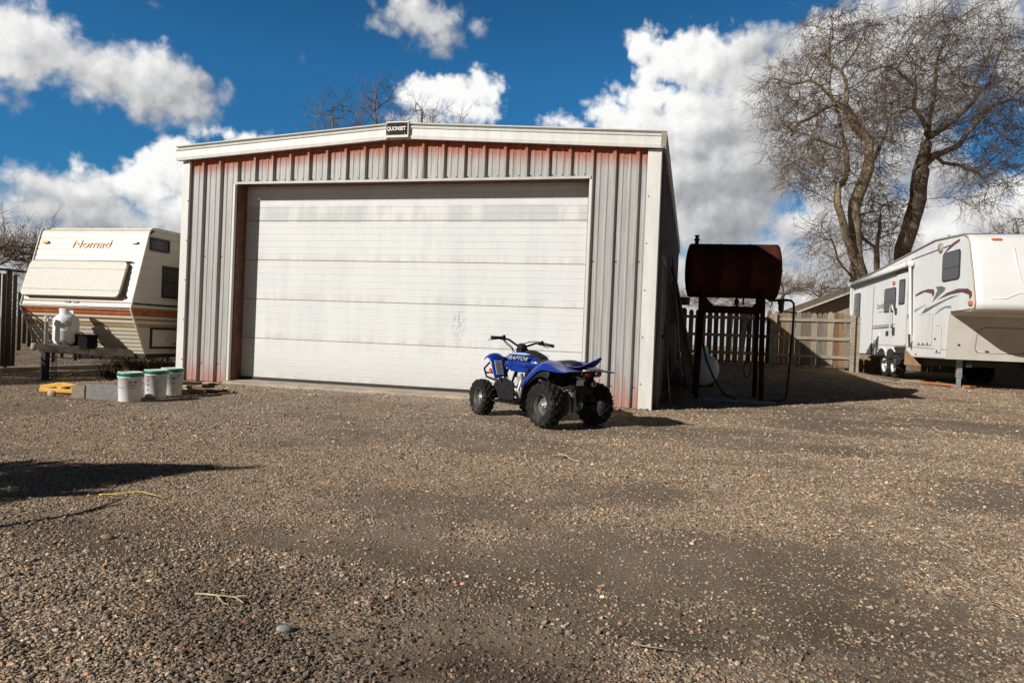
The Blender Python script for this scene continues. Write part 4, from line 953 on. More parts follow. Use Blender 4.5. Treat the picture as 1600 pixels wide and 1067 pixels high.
M_cf = skin('caravan_front_skin', False); M_cs = skin('caravan_side_skin', True)
M_ctrim = mat('caravan_edge_trim', (.66, .63, .55), (.52, .48, .40), .5, scale=12)
M_win = mat('dark_window', (.02, .02, .022), (.035, .033, .03), .12, scale=2, spec=.6, rvar=.05)
M_wfr = mat('black_window_frame', (.022, .02, .02), None, .5)
M_cunder = mat('underbody', (.03, .027, .024), None, .9)
def cl(m, name, mats, parent=cv, **kw):
    o = Vector((0, 0, 0)); q = parent
    while q is not None: o += Vector(q.location); q = q.parent
    m.v = [(p[0] - o.x, p[1] - o.y, p[2] - o.z) for p in m.v]
    return m.build(name, mats, parent, **kw)
YR_ = 16.2
outline = [(9.45, .447), (9.11, 1.14), (9.437, 2.36), (9.455, 2.405), (9.50, 2.44), (9.60, 2.455), (12, 2.52), (YR_ - .3, 2.50), (YR_, 2.30), (YR_ + .15, 1.3), (YR_, .447)]
def fy(z):   # front face position
    return 9.45 + (9.11 - 9.45) * (z - .447) / (1.14 - .447) if z < 1.14 else 9.11 + (9.437 - 9.11) * (z - 1.14) / (2.36 - 1.14)
m = MB()
# front skin with rolled ridges, every 90 mm above the knee and 55 mm below
zs = []
z = .447
while z < 1.13: zs += [(z, 0), (z + .02, .007), (z + .035, .007), (z + .05, 0)]; z += .062
zs.append((1.14, 0)); z = 1.16
while z < 2.33: zs += [(z, 0), (z + .075, 0), (z + .082, .006), (z + .090, .006)]; z += .094
zs.append((2.36, 0))
prof = [(fy(z) + d, z) for z, d in zs] + [(9.455, 2.405), (9.50, 2.44), (9.60, 2.455)]
vs = []
for y, z in prof: vs += [(CX0, y, z), (CX1, y, z)]
m.add(vs, [(2 * i, 2 * i + 1, 2 * i + 3, 2 * i + 2) for i in range(len(prof) - 1)])
m.cur = 1
# sides with shallow horizontal lap lines
def side_x(z):
    q = (z - .5) / .165; return .006 * (1 - min(1, abs(q - round(q)) / .06)) if abs(q - round(q)) < .06 else 0
for sx in (CX1, CX0):
    zz = sorted(set([.447, 2.455] + [round(.5 + .165 * i + d, 4) for i in range(12) for d in (-.010, 0, .010)])); zz = [z for z in zz if .447 <= z <= 2.455]
    vs = []
    for z in zz:
        yf = fy(z) if z < 2.36 else 9.437 + (z - 2.36) / .095 * .16
        x = sx - math.copysign(side_x(z), sx + 9.5); vs += [(x, yf, z), (x, YR_, z)]
    m.add(vs, [((2 * i, 2 * i + 1, 2 * i + 3, 2 * i + 2) if sx == CX1 else (2 * i, 2 * i + 2, 2 * i + 3, 2 * i + 1)) for i in range(len(zz) - 1)])
rear = [(CX0, YR_, .447), (CX1, YR_, .447), (CX1, YR_, 2.455), (CX0, YR_, 2.455)]
m.add(rear, [(0, 3, 2, 1)])
body = cl(m, 'body', [M_cf, M_cs])
m = MB(); m.span(CX0 + .01, CX1 - .01, 9.60, YR_, 2.44, 2.475); m.span(CX0 - .005, CX0 + .03, 9.5, YR_, 2.42, 2.465); m.span(CX1 - .03, CX1 + .012, 9.5, YR_, 2.42, 2.465); cl(m, 'roof', M_ctrim)
m = MB(); m.span(CX0 + .02, CX1 - .02, 9.46, YR_ - .02, .38, .455); cl(m, 'floor_frame', M_cunder)
for sx in (CX0, CX1):
    m = MB(); m.tube([(sx, y - .006, z) for y, z in [(9.45, .44), (9.11, 1.14), (9.437, 2.36), (9.455, 2.405), (9.50, 2.445), (9.62, 2.46)]], .016, 6); cl(m, 'edge_trim', M_ctrim)
for z in (1.155,): m = MB(); m.tube([(CX0, 9.105, z), (CX1, 9.105, z)], .008, 6); cl(m, 'knee_trim', M_ctrim)
# stone guard over the front window, on the sloping face
tz = Vector((0, 9.437 - 9.11, 2.36 - 1.14)).normalized(); nz_ = Vector((0, -tz.z, tz.y))
def onf(x, z, off): return Vector((x, fy(z), z)) + nz_ * off
M_guard = mat('pebbled_stone_guard', (.52, .485, .40), (.40, .37, .30), .5, scale=55, bump=.6, bscale=70, lo=.4, hi=.6)
def rrect(x0, x1, z0, z1, r, n=5):
    out = []
    for cx_, cz_, a0 in ((x1 - r, z1 - r, 0), (x0 + r, z1 - r, 90), (x0 + r, z0 + r, 180), (x1 - r, z0 + r, 270)):
        for i in range(n + 1):
            a = R(a0 + 90 * i / n); out.append((cx_ + r * math.cos(a), cz_ + r * math.sin(a)))
    return out
m = MB(); m.prism(rrect(-10.56, -8.64, 1.295, 1.875, .07), lambda a, b, t: tuple(onf(a, b, t + .02 + .05 * (1.9 - b))), .0, .045)
gd = cl(m, 'stone_guard', M_guard, bevel=.008)
m = MB(); m.prism([(-10.55, 1.40), (-8.66, 1.40), (-8.66, 1.412), (-10.55, 1.412)], lambda a, b, t: tuple(onf(a, b, t)), .08, .098); m.prism([(-10.55, 1.745), (-8.66, 1.745), (-8.66, 1.753), (-10.55, 1.753)], lambda a, b, t: tuple(onf(a, b, t)), .06, .08); cl(m, 'guard_crease', M_guard, gd)
m = MB(); m.tube([onf(-10.55, 1.885, .03), onf(-8.60, 1.885, .03)], .012, 6); cl(m, 'hinge', mat('rust_hinge', (.40, .25, .18), None, .6), gd)
m = MB()
for x in (-8.62, -10.57): m.beam(onf(x, 1.36, .02), onf(x, 1.33, .08), .03, .03)
cl(m, 'latch', M_wfr, gd)
m = MB(); m.prism([(-10.5, 1.31), (-8.70, 1.31), (-8.70, 1.85), (-10.5, 1.85)], lambda a, b, t: tuple(onf(a, b, t)), .002, .02); cl(m, 'front_window', M_wfr)
M_amb = mat('amber_lens', (.62, .24, .06), (.5, .18, .05), .25, coat=.6)
for x in (-10.42, -8.66):
    m = MB(); m.prism([(x + .07 * math.cos(a), 2.21 + .026 * math.sin(a)) for a in np.linspace(0, 6.283, 18, endpoint=False)], lambda a, b, t: tuple(onf(a, b, t)), 0, .03); cl(m, 'marker_light', M_amb, bevel=.006)
M_or = mat('faded_orange_lettering', (.50, .22, .08), (.60, .42, .27), .5, scale=18, lo=.42, hi=.58)
o = text('lettering', 'Nomad', .225, M_or, frame((0, 0, 0), (1, 0, 0), tz), cv, extrude=.003, shear=.15, font_scale=(1.12, .85), outline=.001)
o.matrix_local = frame(onf(-9.50, 2.175, .008) - cv.location, (1, 0, 0), tz)
m = MB(); m.prism([(-9.13, 2.115), (-9.04, 2.115), (-9.04, 2.125), (-9.13, 2.125)], lambda a, b, t: tuple(onf(a, b, t)), 0, .006); cl(m, 'script_line', M_ctrim)
for x in (-9.66, -9.50): m = MB(); m.prism(rrect(x - .055, x + .055, 1.213, 1.243, .01, 2), lambda a, b, t: tuple(onf(a, b, t)), 0, .015); cl(m, 'vent', M_wfr)
# right-hand side windows and hatch
def sidewin(y0, y1, z0, z1, pane, bars=0):
    m = MB(); fwid = .035
    for (a0, a1, b0, b1) in ((y0, y1, z0, z0 + fwid), (y0, y1, z1 - fwid, z1), (y0, y0 + fwid, z0 + fwid, z1 - fwid), (y1 - fwid, y1, z0 + fwid, z1 - fwid)): m.span(CX1 - .01, CX1 + .022, a0, a1, b0, b1)
    if bars: m.span(CX1 - .005, CX1 + .018, y0 + fwid, y1 - fwid, (z0 + z1) / 2 - .012, (z0 + z1) / 2 + .012)
    w = cl(m, 'window', M_wfr, bevel=.003)
    m = MB(); m.span(CX1 - .004, CX1 + .008, y0 + fwid, y1 - fwid, z0 + fwid, z1 - fwid); cl(m, 'pane', pane, w)
sidewin(9.45, 9.88, 2.10, 2.31, M_win)
M_curt = mat('curtained_pane', (.06, .052, .045), (.10, .088, .075), .15, scale=6, stretch=(1, 9, .3), spec=.6)
sidewin(9.74, 10.95, 1.36, 1.885, M_curt, 1)
m = MB(); m.span(CX1, CX1 + .012, 9.52, 10.75, .53, .87); hatch = cl(m, 'hatch', M_wfr)
m = MB(); m.span(CX1 + .012, CX1 + .02, 9.56, 10.71, .565, .835); cl(m, 'hatch_door', mat('hatch_cream', (.60, .55, .45), None, .5), hatch)
m = MB(); m.span(CX1 + .02, CX1 + .035, 10.02, 10.06, .60, .62); m.span(CX1 + .02, CX1 + .035, 10.12, 10.16, .60, .62); cl(m, 'catch', M_wfr, hatch)
m = MB(); m.span(CX1, CX1 + .02, 9.36, 9.45, 1.065, 1.095); cl(m, 'side_marker', mat('brown_lens', (.25, .08, .03), None, .3), body)
# drawbar
M_draw = mat('chalky_drawbar', (.38, .35, .30), (.27, .24, .20), .8, scale=9, c3=(.16, .09, .05), s3=18, a3=.6, bump=.2)
m = MB(); m.beam((-9.5, 8.58, .50), (-8.55, 9.62, .44), .06, .12); m.beam((-9.5, 8.58, .50), (-10.45, 9.62, .44), .06, .12); m.beam((-9.95, 9.02, .49), (-9.05, 9.02, .49), .06, .10); db = cl(m, 'drawbar', M_draw, bevel=.006)
m = MB(); m.lathe([(0, .05), (.04, .045), (.05, .01), (.05, -.05), (.03, -.06)], (-9.5, 8.43, .53), (0, 0, 1), 14); m.beam((-9.5, 8.44, .53), (-9.5, 8.62, .52), .09, .08); cl(m, 'coupling', M_draw, db)
m = MB(); m.lathe([(0, .99), (.035, .985), (.04, .93), (.028, .92), (.028, .42), (.022, .42), (.022, .22)], (-9.5, 8.62, 0), (0, 0, 1), 14); m.box((-9.5, 8.62, .93), (.10, .05, .05)); m.beam((-9.45, 8.62, .95), (-9.38, 8.60, .97), .02, .02); cl(m, 'jack', mat('cream_jack_paint', (.55, .52, .43), (.42, .38, .30), .6, scale=12), db)
m = MB(); m.span(-9.54, -9.46, 8.58, 8.66, 0, .48); m.span(-9.58, -9.42, 8.55, 8.70, -.02, .02); cl(m, 'jack_foot', M_cunder, db)
m = MB()
for k in range(2):
    x0 = -9.40 + k * .06
    for i in range(9):
        z = .42 - i * .045
        m.tube([(x0 + .014 * math.cos(a) * (1 if i % 2 else .3), 8.66 + .014 * math.cos(a) * (.3 if i % 2 else 1), z + .026 * math.sin(a)) for a in np.linspace(0, 6.283, 9)], .005, 5, caps=False)
cl(m, 'safety_chain', M_dark, db)
m = MB(); m.span(-9.30, -9.02, 8.90, 9.10, .50, .70); m.span(-9.31, -9.01, 8.89, 9.11, .70, .725); m.tube([(-9.2, 8.92, .72), (-9.1, 8.85, .76), (-9.0, 8.9, .66), (-8.9, 9.1, .58)], .012, 6); cl(m, 'battery_box', mat('matt_black', (.012, .012, .012), None, .95, spec=.1), db, bevel=.008)
m = MB(); m.tube([(-9.36, 8.72, .56), (-9.32, 8.75, .62), (-9.28, 8.78, .58), (-9.22, 8.80, .54)], .010, 6); cl(m, 'wiring', M_black, db)
for sx in (CX1 - .12, CX0 + .12):
    w = bpy.data.objects.new('wheel', None); COL.objects.link(w); w.parent = cv; w.location = (sx - cv.location.x, 13.0 - cv.location.y, .34 - cv.location.z)
    m = MB(); m.lathe([(.2, -.09), (.3, -.095), (.335, -.07), (.34, 0), (.335, .07), (.3, .095), (.2, .09)], (0, 0, 0), (1, 0, 0), 28); m.build('tyre', M_tyre, w)
    m = MB(); m.lathe([(.2, -.09), (.19, -.05), (.06, -.06), (0, -.06)], (0, 0, 0), (1, 0, 0), 24); m.lathe([(.2, .09), (.19, .05), (.06, .06), (0, .06)], (0, 0, 0), (1, 0, 0), 24); m.build('rim', M_ctrim, w)
# propane bottle on the drawbar
pb = thing('propane_bottle', 'grey-white propane bottle standing on the caravan drawbar', 'gas bottle', (-9.43, 8.90, .545))
M_bot = mat('white_bottle_paint', (.76, .77, .77), (.70, .71, .71), .45, scale=6, c3=(.40, .36, .33), s3=20, a3=.15)
m = MB(); r = .178; m.lathe([(.13, -.01), (.13, .015), (.155, .02), (r - .02, .035), (r, .075), (r, .215), (r + .0025, .22), (r + .0025, .232), (r, .238), (r, .38), (r - .012, .425), (r - .06, .465), (.06, .485), (0, .488)], (0, 0, 0), (0, 0, 1), 36); m.build('bottle', M_bot, pb)
m = MB()
for a0 in (20, 200):
    m.loft([[(rr * math.cos(R(a)), rr * math.sin(R(a)), z) for rr, z in ((.098, .47), (.098, .555), (.093, .56), (.09, .555), (.09, .47))] for a in np.linspace(a0, a0 + 120, 12)], smooth=False)
m.loft([[(rr * math.cos(R(a)), rr * math.sin(R(a)), z) for rr, z in ((.10, .54), (.10, .568), (.09, .568), (.09, .54))] for a in np.linspace(-20, 340, 40)], smooth=False); m.build('collar', M_bot, pb)
m = MB(); m.lathe([(.02, .48), (.02, .53), (.03, .535), (.03, .555), (0, .56)], (0, 0, 0), (0, 0, 1), 12); m.tube([(0, 0, .515), (.0, -.07, .515)], .014, 8); m.build('valve', M_alu, pb)
m = MB(); m.loft([[((r + .0015) * math.cos(a), (r + .0015) * math.sin(a), z) for z in (.30, .37)] for a in np.linspace(R(-58), R(-20), 8)], closed=False, caps=False); m.build('faded_label', mat('faded_label', (.55, .49, .47), None, .5), pb)
m = MB(); m.lathe([(.15, -.045), (.15, .0), (.13, .002), (.13, -.045)], (0, 0, 0), (0, 0, 1), 24); m.build('tray', mat('rusty_tray', (.35, .22, .14), None, .8), pb)

# ------------------------------------------------------------------ buckets, blocks and yard clutter on the left
M_buck = mat('white_bucket_plastic', (.80, .80, .79), (.74, .73, .72), .4, scale=5, c3=(.45, .42, .38), s3=15, a3=.25)
M_green = mat('green_lid_rim', (.012, .27, .15), (.010, .22, .12), .35)
M_lab = mat('blue_print', (.10, .16, .26), None, .5); M_lk = mat('dark_print', (.06, .06, .06), None, .5)
def bucket(label, x, y, rz, style, tilt=0):
    b = thing('bucket', label, 'bucket', (x, y, gz(x, y) - .005), rz, 'white buckets with green lids')
    b.rotation_euler = (tilt, 0, rz); b.scale = (.93, .93, .94)
    m = MB(); m.lathe([(0, .0), (.125, .0), (.128, .006), (.142, .30), (.150, .302), (.150, .312), (.143, .314), (.144, .335)], (0, 0, 0), (0, 0, 1), 40); m.build('pail', M_buck, b)
    m = MB(); m.lathe([(.146, .318), (.154, .320), (.156, .35), (.152, .362), (.146, .364)], (0, 0, 0), (0, 0, 1), 40)
    for i in range(30):
        a = i * 6.283 / 30; m.box((.155 * math.cos(a), .155 * math.sin(a), .34), (.006, .012, .03), Matrix.Rotation(a, 3, 'Z'))
    m.build('lid_rim', M_green, b)
    m = MB(); m.lathe([(.148, .363), (.142, .372), (.132, .372), (.128, .362), (0, .362)], (0, 0, 0), (0, 0, 1), 40); m.build('lid', M_buck, b)
    m = MB(); m.tube([(.150 * math.cos(a), .150 * math.sin(a) , .30) if k in (0, 10) else (.158 * math.cos(a), -.158 * abs(math.sin(a)) - .012, .30 - .12 * math.sin(k * math.pi / 10)) for k, a in enumerate(np.linspace(0, math.pi, 11))], .002, 5); m.build('handle', M_dark, b)
    def patch(a0, a1, z0, z1, matl, name, par=b):
        m = MB(); rr = lambda z: .129 + (z / .30) * .0145
        m.loft([[(rr(z) * math.cos(a), rr(z) * math.sin(a), z) for z in (z0, z1)] for a in np.linspace(R(a0), R(a1), 8)], closed=False, caps=False); return m.build(name, matl, par)
    if style == 0:
        patch(-62, -45, .235, .262, M_lab, 'printed_label'); patch(-36, -22, .24, .262, M_lab, 'printed_label'); patch(-62, -22, .195, .201, M_lab, 'printed_label'); patch(-62, -28, .17, .176, M_lab, 'printed_label'); patch(-62, -24, .215, .219, M_lab, 'printed_label')
    elif style == 1:
        patch(-105, -88, .255, .285, mat('red_print', (.45, .12, .08), None, .5), 'printed_label'); patch(-110, -84, .228, .242, M_lk, 'printed_label'); patch(-104, -90, .165, .215, M_lk, 'printed_label'); patch(-100, -94, .178, .202, M_buck, 'printed_label')
        patch(-106, -88, .12, .126, M_lk, 'printed_label'); patch(-106, -88, .105, .109, M_lk, 'printed_label'); patch(-106, -90, .09, .094, M_lk, 'printed_label')
    else:
        patch(-75, -55, .22, .25, M_lab, 'printed_label'); patch(-50, -35, .22, .25, M_lab, 'printed_label'); patch(-75, -35, .17, .177, M_lab, 'printed_label'); patch(-75, -35, .15, .155, M_lab, 'printed_label')
    return b
bucket('white bucket with green lid rim, nearest the concrete block', -6.43, 6.98, .1, 0)
bucket('white bucket with black and red print standing between two others', -6.46, 7.43, .05, 1)
bucket('white bucket with green lid, nearest the shed corner', -6.54, 7.81, .0, 2)
def pbox(name, label, cat, x, y, d, rz, matl, z=None, bevel=.008):
    m = MB(); m.box((0, 0, d[2] / 2), d); o = m.build(name, matl, bevel=bevel); o.location = (x, y, gz(x, y) - .01 if z is None else z); o.rotation_euler = (0, 0, rz); return tag(o, label, cat)
M_block = mat('grey_concrete_block', (.22, .21, .20), (.17, .165, .155), .9, scale=14, bump=.5, c3=(.30, .28, .25), s3=40, a3=.5)
pbox('concrete_block', 'long grey concrete block lying between the wood block and the buckets', 'block', -6.78, 7.02, (.44, .19, .185), .12, M_block)
pbox('wood_block', 'weathered square wooden block at the end of the concrete block', 'block', -7.10, 6.99, (.17, .22, .16), .15, mat('grey_timber', (.30, .25, .18), (.21, .17, .12), .9, scale=4, stretch=(9, 2, 9), bump=.5))
yt = thing('tow_bar', 'yellow steel tow bar frame lying on the gravel by the wood block', 'tow bar', (-7.62, 7.2, gz(-7.7, 7.2))); yt.scale = (.76, .8, .85)
M_yel = mat('yellow_paint', (.68, .37, .025), (.58, .30, .02), .5, scale=6, c3=(.25, .15, .05), s3=20, a3=.4)
m = MB(); m.beam((-.62, .12, .05), (-.22, .14, .115), .05, .06); m.beam((-.22, .14, .115), (.52, .08, .085), .05, .06); m.build('upper_arm', M_yel, yt, bevel=.008)
m = MB(); m.beam((-.38, -.10, .04), (.50, -.06, .045), .055, .055); m.beam((-.20, .06, .07), (.42, -.02, .06), .05, .05); m.build('lower_arm', M_yel, yt, bevel=.008)
m = MB(); m.span(.02, .10, -.08, .10, .03, .10); m.build('hinge_plate', mat('dark_hinge', (.18, .10, .03), None, .6), yt, bevel=.005)
fwp = [(-6.30, 8.05, .0, .55, .3, .028), (-6.0, 8.2, .0, .5, -.2, .03), (-5.75, 8.35, .0, .6, .5, .025), (-6.25, 8.25, .05, .45, -.4, .026), (-6.05, 8.45, .05, .5, .2, .03), (-5.55, 8.55, 0, .45, -.5, .022), (-6.1, 8.2, .10, .4, .6, .026), (-5.9, 8.5, .09, .38, 0, .022), (-5.4, 8.3, .0, .35, .9, .015), (-6.35, 8.5, .04, .4, -.1, .03)]
fwd_l = ['pale split stick at the near end of the wood scrap pile', 'pale flat stick in the middle of the wood scrap pile', 'split stick pointing out to the right of the wood scrap pile', 'stick lying over the left end of the wood scrap pile', 'stick resting across the back of the wood scrap pile', 'short dark stick beyond the wood scrap pile', 'topmost stick of the wood scrap pile', 'small stick on the back top of the wood scrap pile', 'thin twig on the gravel right of the wood scrap pile', 'stick at the back left of the wood scrap pile']
for (x, y, z, L, a, r), lab in zip(fwp, fwd_l):
    L *= .72
    m = MB(); m.tube([(-L / 2, 0, 0), (-L / 6, random.uniform(-.02, .02), .008), (L / 5, random.uniform(-.02, .02), 0), (L / 2, 0, .01)], [r, r * 1.05, r * .95, r * .8], 6, smooth=False)
    o = m.build('stick', mat('stick_wood', *random.choice([((.45, .34, .21), (.28, .19, .11)), ((.20, .14, .09), (.13, .09, .06)), ((.50, .40, .27), (.34, .25, .15))]), .85, scale=8, stretch=(1, 6, 6), bump=.4)); o.location = ((x + 6.0) * .75 - 6.38, (y - 8.2) * .7 + 8.05, gz(x, y) + z + r * .8); o.rotation_euler = (0, 0, a); tag(o, lab, 'stick', 'wood scraps by the shed corner')

# ------------------------------------------------------------------ chain-link fence with privacy slats along the left
cf = thing('slatted_chain_fence', 'chain-link fence with brown privacy slats running behind the caravan drawbar', 'fence', (-11.4, 9.7, 0))
FX = -11.4
M_slat = mat('brown_slat', (.055, .036, .026), (.035, .024, .018), .7, scale=5)
M_wire = mat('galvanised_wire', (.16, .15, .14), None, .5, .5)
m = MB()
y = 5.2
while y < 19:
    u = random.random(); z0, z1 = .10, 1.72
    dens = 1.0 if y < 9.72 else .0
    if u < .97 * dens: z1 = 1.72 + random.uniform(-.04, .03)
    elif y > 9.72 and y < 10.25 and u < .92: z1 = 1.42 + random.uniform(-.1, .05); z0 = .42 + random.uniform(-.1, .1)
    elif y >= 10.1 and u < .55: z1 = .95 + random.uniform(-.4, .4); z0 = .12 + random.uniform(-.04, .3)
    else: z1 = 0
    if z1: m.box((FX - cf.location.x, y - 9.7 + random.uniform(-.008, .008), (z0 + z1) / 2), (.012, .070, z1 - z0), Matrix.Rotation(random.uniform(-.012, .012), 3, 'X'))
    y += .098
m.build('slat_infill', M_slat, cf)
m = MB(); D_ = .075
yy = 9.6
while yy < 19.0:
    for sg in (-1, 1):
        P = []
        for k in range(24):
            P.append((0.0 + .006 * sg, yy - 9.7 + (D_ / 2 if (k % 2) == (0 if sg > 0 else 1) else 0) * 1, .08 + k * .0725))
        o = len(m.v); w = .0022
        vs = []; fs = []
        for q in P: vs += [(q[0] - w, q[1], q[2]), (q[0] + w, q[1] - w, q[2]), (q[0] + w, q[1] + w, q[2])]
        for k in range(len(P) - 1):
            for j in range(3): fs.append((3 * k + j, 3 * k + (j + 1) % 3, 3 * k + 3 + (j + 1) % 3, 3 * k + 3 + j))
        m.add(vs, fs)
    yy += D_ / 2
m.build('chain_link', M_wire, cf)
m = MB(); m.tube([(0, -4.5, 1.75), (0, 9.4, 1.75)], .02, 8); m.build('top_rail', M_slat, cf)
m = MB(); m.span(-.05, .05, -.3, 9.4, -.02, .075); m.build('base_kerb', M_conc, cf)
for yy in (-4.5, -1.5, -.12, 2.6, 5.4, 8.2, 9.4):
    m = MB(); m.tube([(-.02, yy, -.2), (-.02, yy, 1.78)], .03, 10); m.build('post', M_slat, cf)
# tyre stack beyond the fence
for i in range(4):
    m = MB(); m.lathe([(.2, -.09), (.30, -.10), (.33, -.07), (.325, -.02), (.335, 0), (.325, .02), (.33, .07), (.30, .10), (.2, .09), (.19, 0), (.2, -.09)], (0, 0, 0), (0, 0, 1), 26)
    o = m.build('old_tyre', M_tyre); o.location = (-15.0 + random.uniform(-.04, .04), 14.3 + random.uniform(-.04, .04), .11 + i * .2 + .42); tag(o, ['lowest old tyre of the stack beyond the slatted fence', 'second old tyre from the ground in the stack beyond the slatted fence', 'third old tyre from the ground in the stack beyond the slatted fence', 'topmost old tyre of the stack beyond the slatted fence'][i], 'tyre', 'old tyres stacked beyond the fence')
m = MB(); m.span(-.6, .6, -.5, .5, 0, .42); m.span(-.7, .7, -.6, .6, .42, .5); o = m.build('low_crate', M_oldwood, bevel=.01); o.location = (-15.0, 14.3, .02); tag(o, 'low dark wooden crate carrying the stacked tyres beyond the fence', 'crate')

# ------------------------------------------------------------------ fifth-wheel trailer on the right
AW = R(4); TW = Vector((-math.sin(AW), math.cos(AW), 0)); IN = Vector((math.cos(AW), math.sin(AW), 0)); P0 = Vector((5.186, 20.104, 0))
fv = thing('fifth_wheel_trailer', 'large white fifth-wheel trailer with maroon and grey swooshes, awning and open steps', 'trailer', tuple(P0))
def sp(s, z, d=0):   # along the side to the rear, height, depth inwards
    q = TW * s + IN * d; return (q.x, q.y, z)
M_rv = mat('white_fibreglass', (.73, .725, .70), (.67, .665, .64), .32, scale=1.5, c3=(.46, .42, .36), s3=5, a3=.3, spec=.5, stretch=(1, 1, .35))
M_cap = mat('glossy_white_cap', (.69, .685, .665), (.65, .645, .625), .3, scale=1.2, coat=.3)
M_rvb = mat('beige_lower_wall', (.55, .52, .455), (.49, .46, .40), .4, scale=3)
M_rvt = mat('rv_trim', (.34, .31, .265), (.28, .25, .21), .5, scale=8)
M_glass = mat('tinted_glass', (.012, .012, .014), (.02, .02, .022), .08, scale=1.5, spec=.7, rvar=.04)
M_maroon = mat('maroon_decal', (.13, .028, .036), None, .4); M_gdec = mat('grey_green_decal', (.13, .135, .12), None, .4); M_gdec2 = mat('mid_grey_decal', (.27, .275, .26), None, .4)
WD = 2.44
side = [(4.02, .86), (-2.84, .86), (-2.95, 1.80), (-3.05, 1.875), (-4.0, 1.86), (-4.16, 1.91), (-4.19, 2.02), (-4.05, 2.55), (-3.82, 3.30), (-3.72, 3.42), (-3.55, 3.485), (-2.07, 3.56), (1.45, 3.30), (4.10, 3.13), (4.13, 3.06)]
m = MB(); m.prism(side, lambda a, b, t: sp(a, b, t), 0, WD)
n = len(side)
body = m.build('body', M_rv, fv, bevel=.035)
# front cap shell, proud of the body
m = MB(); cap = [(-3.06, 1.868), (-4.0, 1.852), (-4.17, 1.90), (-4.205, 2.02), (-4.065, 2.55), (-3.835, 3.30), (-3.735, 3.43), (-3.55, 3.50)]
inn = [(-3.06, 1.90), (-3.98, 1.90), (-4.1, 1.93), (-4.14, 2.02), (-4.0, 2.55), (-3.78, 3.28), (-3.70, 3.37), (-3.55, 3.44)]
def capx(d):   # plan curvature: the nose bulges in the middle
    u = (d - WD / 2) / (WD / 2); return -.16 * (1 - u * u)
rings = []
for d in [-.006, .02, .06] + list(np.linspace(.15, WD - .15, 16)) + [WD - .06, WD - .02, WD + .006]:
    e = min(d, WD - d); rr = .0 if e < 0 else 0
    bul = capx(min(max(d, 0), WD)); edge = max(0, .06 - max(e, 0)) * .6
    rings.append([sp(s + (bul * (0 if i == 0 or i == len(cap) - 1 else 1)) + edge, z, d) for i, (s, z) in enumerate(cap)] + [sp(s, z, d) for s, z in reversed(inn)])
m.loft(rings, closed=True, caps=True); m.build('front_cap', M_cap, fv)
def cpt(s, z, d): # on the cap front: returns point slightly ahead
    zs_ = [c[1] for c in cap[3:]]; ss_ = [c[0] for c in cap[3:]]
    s0 = float(np.interp(z, zs_, ss_)); return sp(s0 + capx(d) - s, z, d)
# moulded panel lines on the cap, marker lamp, lettering and swoosh
m = MB(); m.tube([cpt(.004, z, d) for d, z in ((.72, 3.16), (.74, 2.75), (.78, 2.42), (.84, 2.33), (.95, 2.30), (1.3, 2.29), (2.0, 2.29))], .012, 6); m.tube([cpt(.002, z, d) for d, z in ((.25, 2.10), (.5, 2.11), (.62, 2.17), (.72, 2.22), (1.3, 2.23), (2.2, 2.23))], .014, 6); m.build('moulded_ridge', M_cap, fv)
def capdecal(poly, name, matl, off=.012):
    m = MB(); m.prism(poly, lambda a, b, t: cpt(off + t, b, a), 0, .006); return m.build(name, matl, fv)
capdecal([(1.00, 2.475), (1.06, 2.505), (1.2, 2.525), (1.5, 2.53), (1.9, 2.50), (1.9, 2.47), (1.5, 2.495), (1.2, 2.49), (1.06, 2.46)], 'swoosh_decal', M_maroon)
o = text('lettering', 'Laredo', .30, M_gdec2, Matrix(), fv, extrude=.004, shear=.2, font_scale=(.9, 1)); o.matrix_local = frame(cpt(.03, 2.86, 1.68), IN, (0, 0, 1))
capdecal([(1.2, 2.70), (2.1, 2.70), (2.1, 2.715), (1.2, 2.715)], 'lettering_underline', M_gdec2)
M_amb2 = mat('orange_marker_lens', (.62, .13, .02), None, .25, coat=.6)
m = MB(); m.prism(rrect(.35, .53, 3.305, 3.35, .02, 3), lambda a, b, t: cpt(t, b, a), -.01, .03); m.build('marker_light', M_amb2, fv, bevel=.006)
def sd(poly, name, matl, off=.004, th=.004, parent=None):
    m = MB(); m.prism(poly, lambda a, b, t: sp(a, b, -t), off - th, off + .0); return m.build(name, matl, parent or fv)
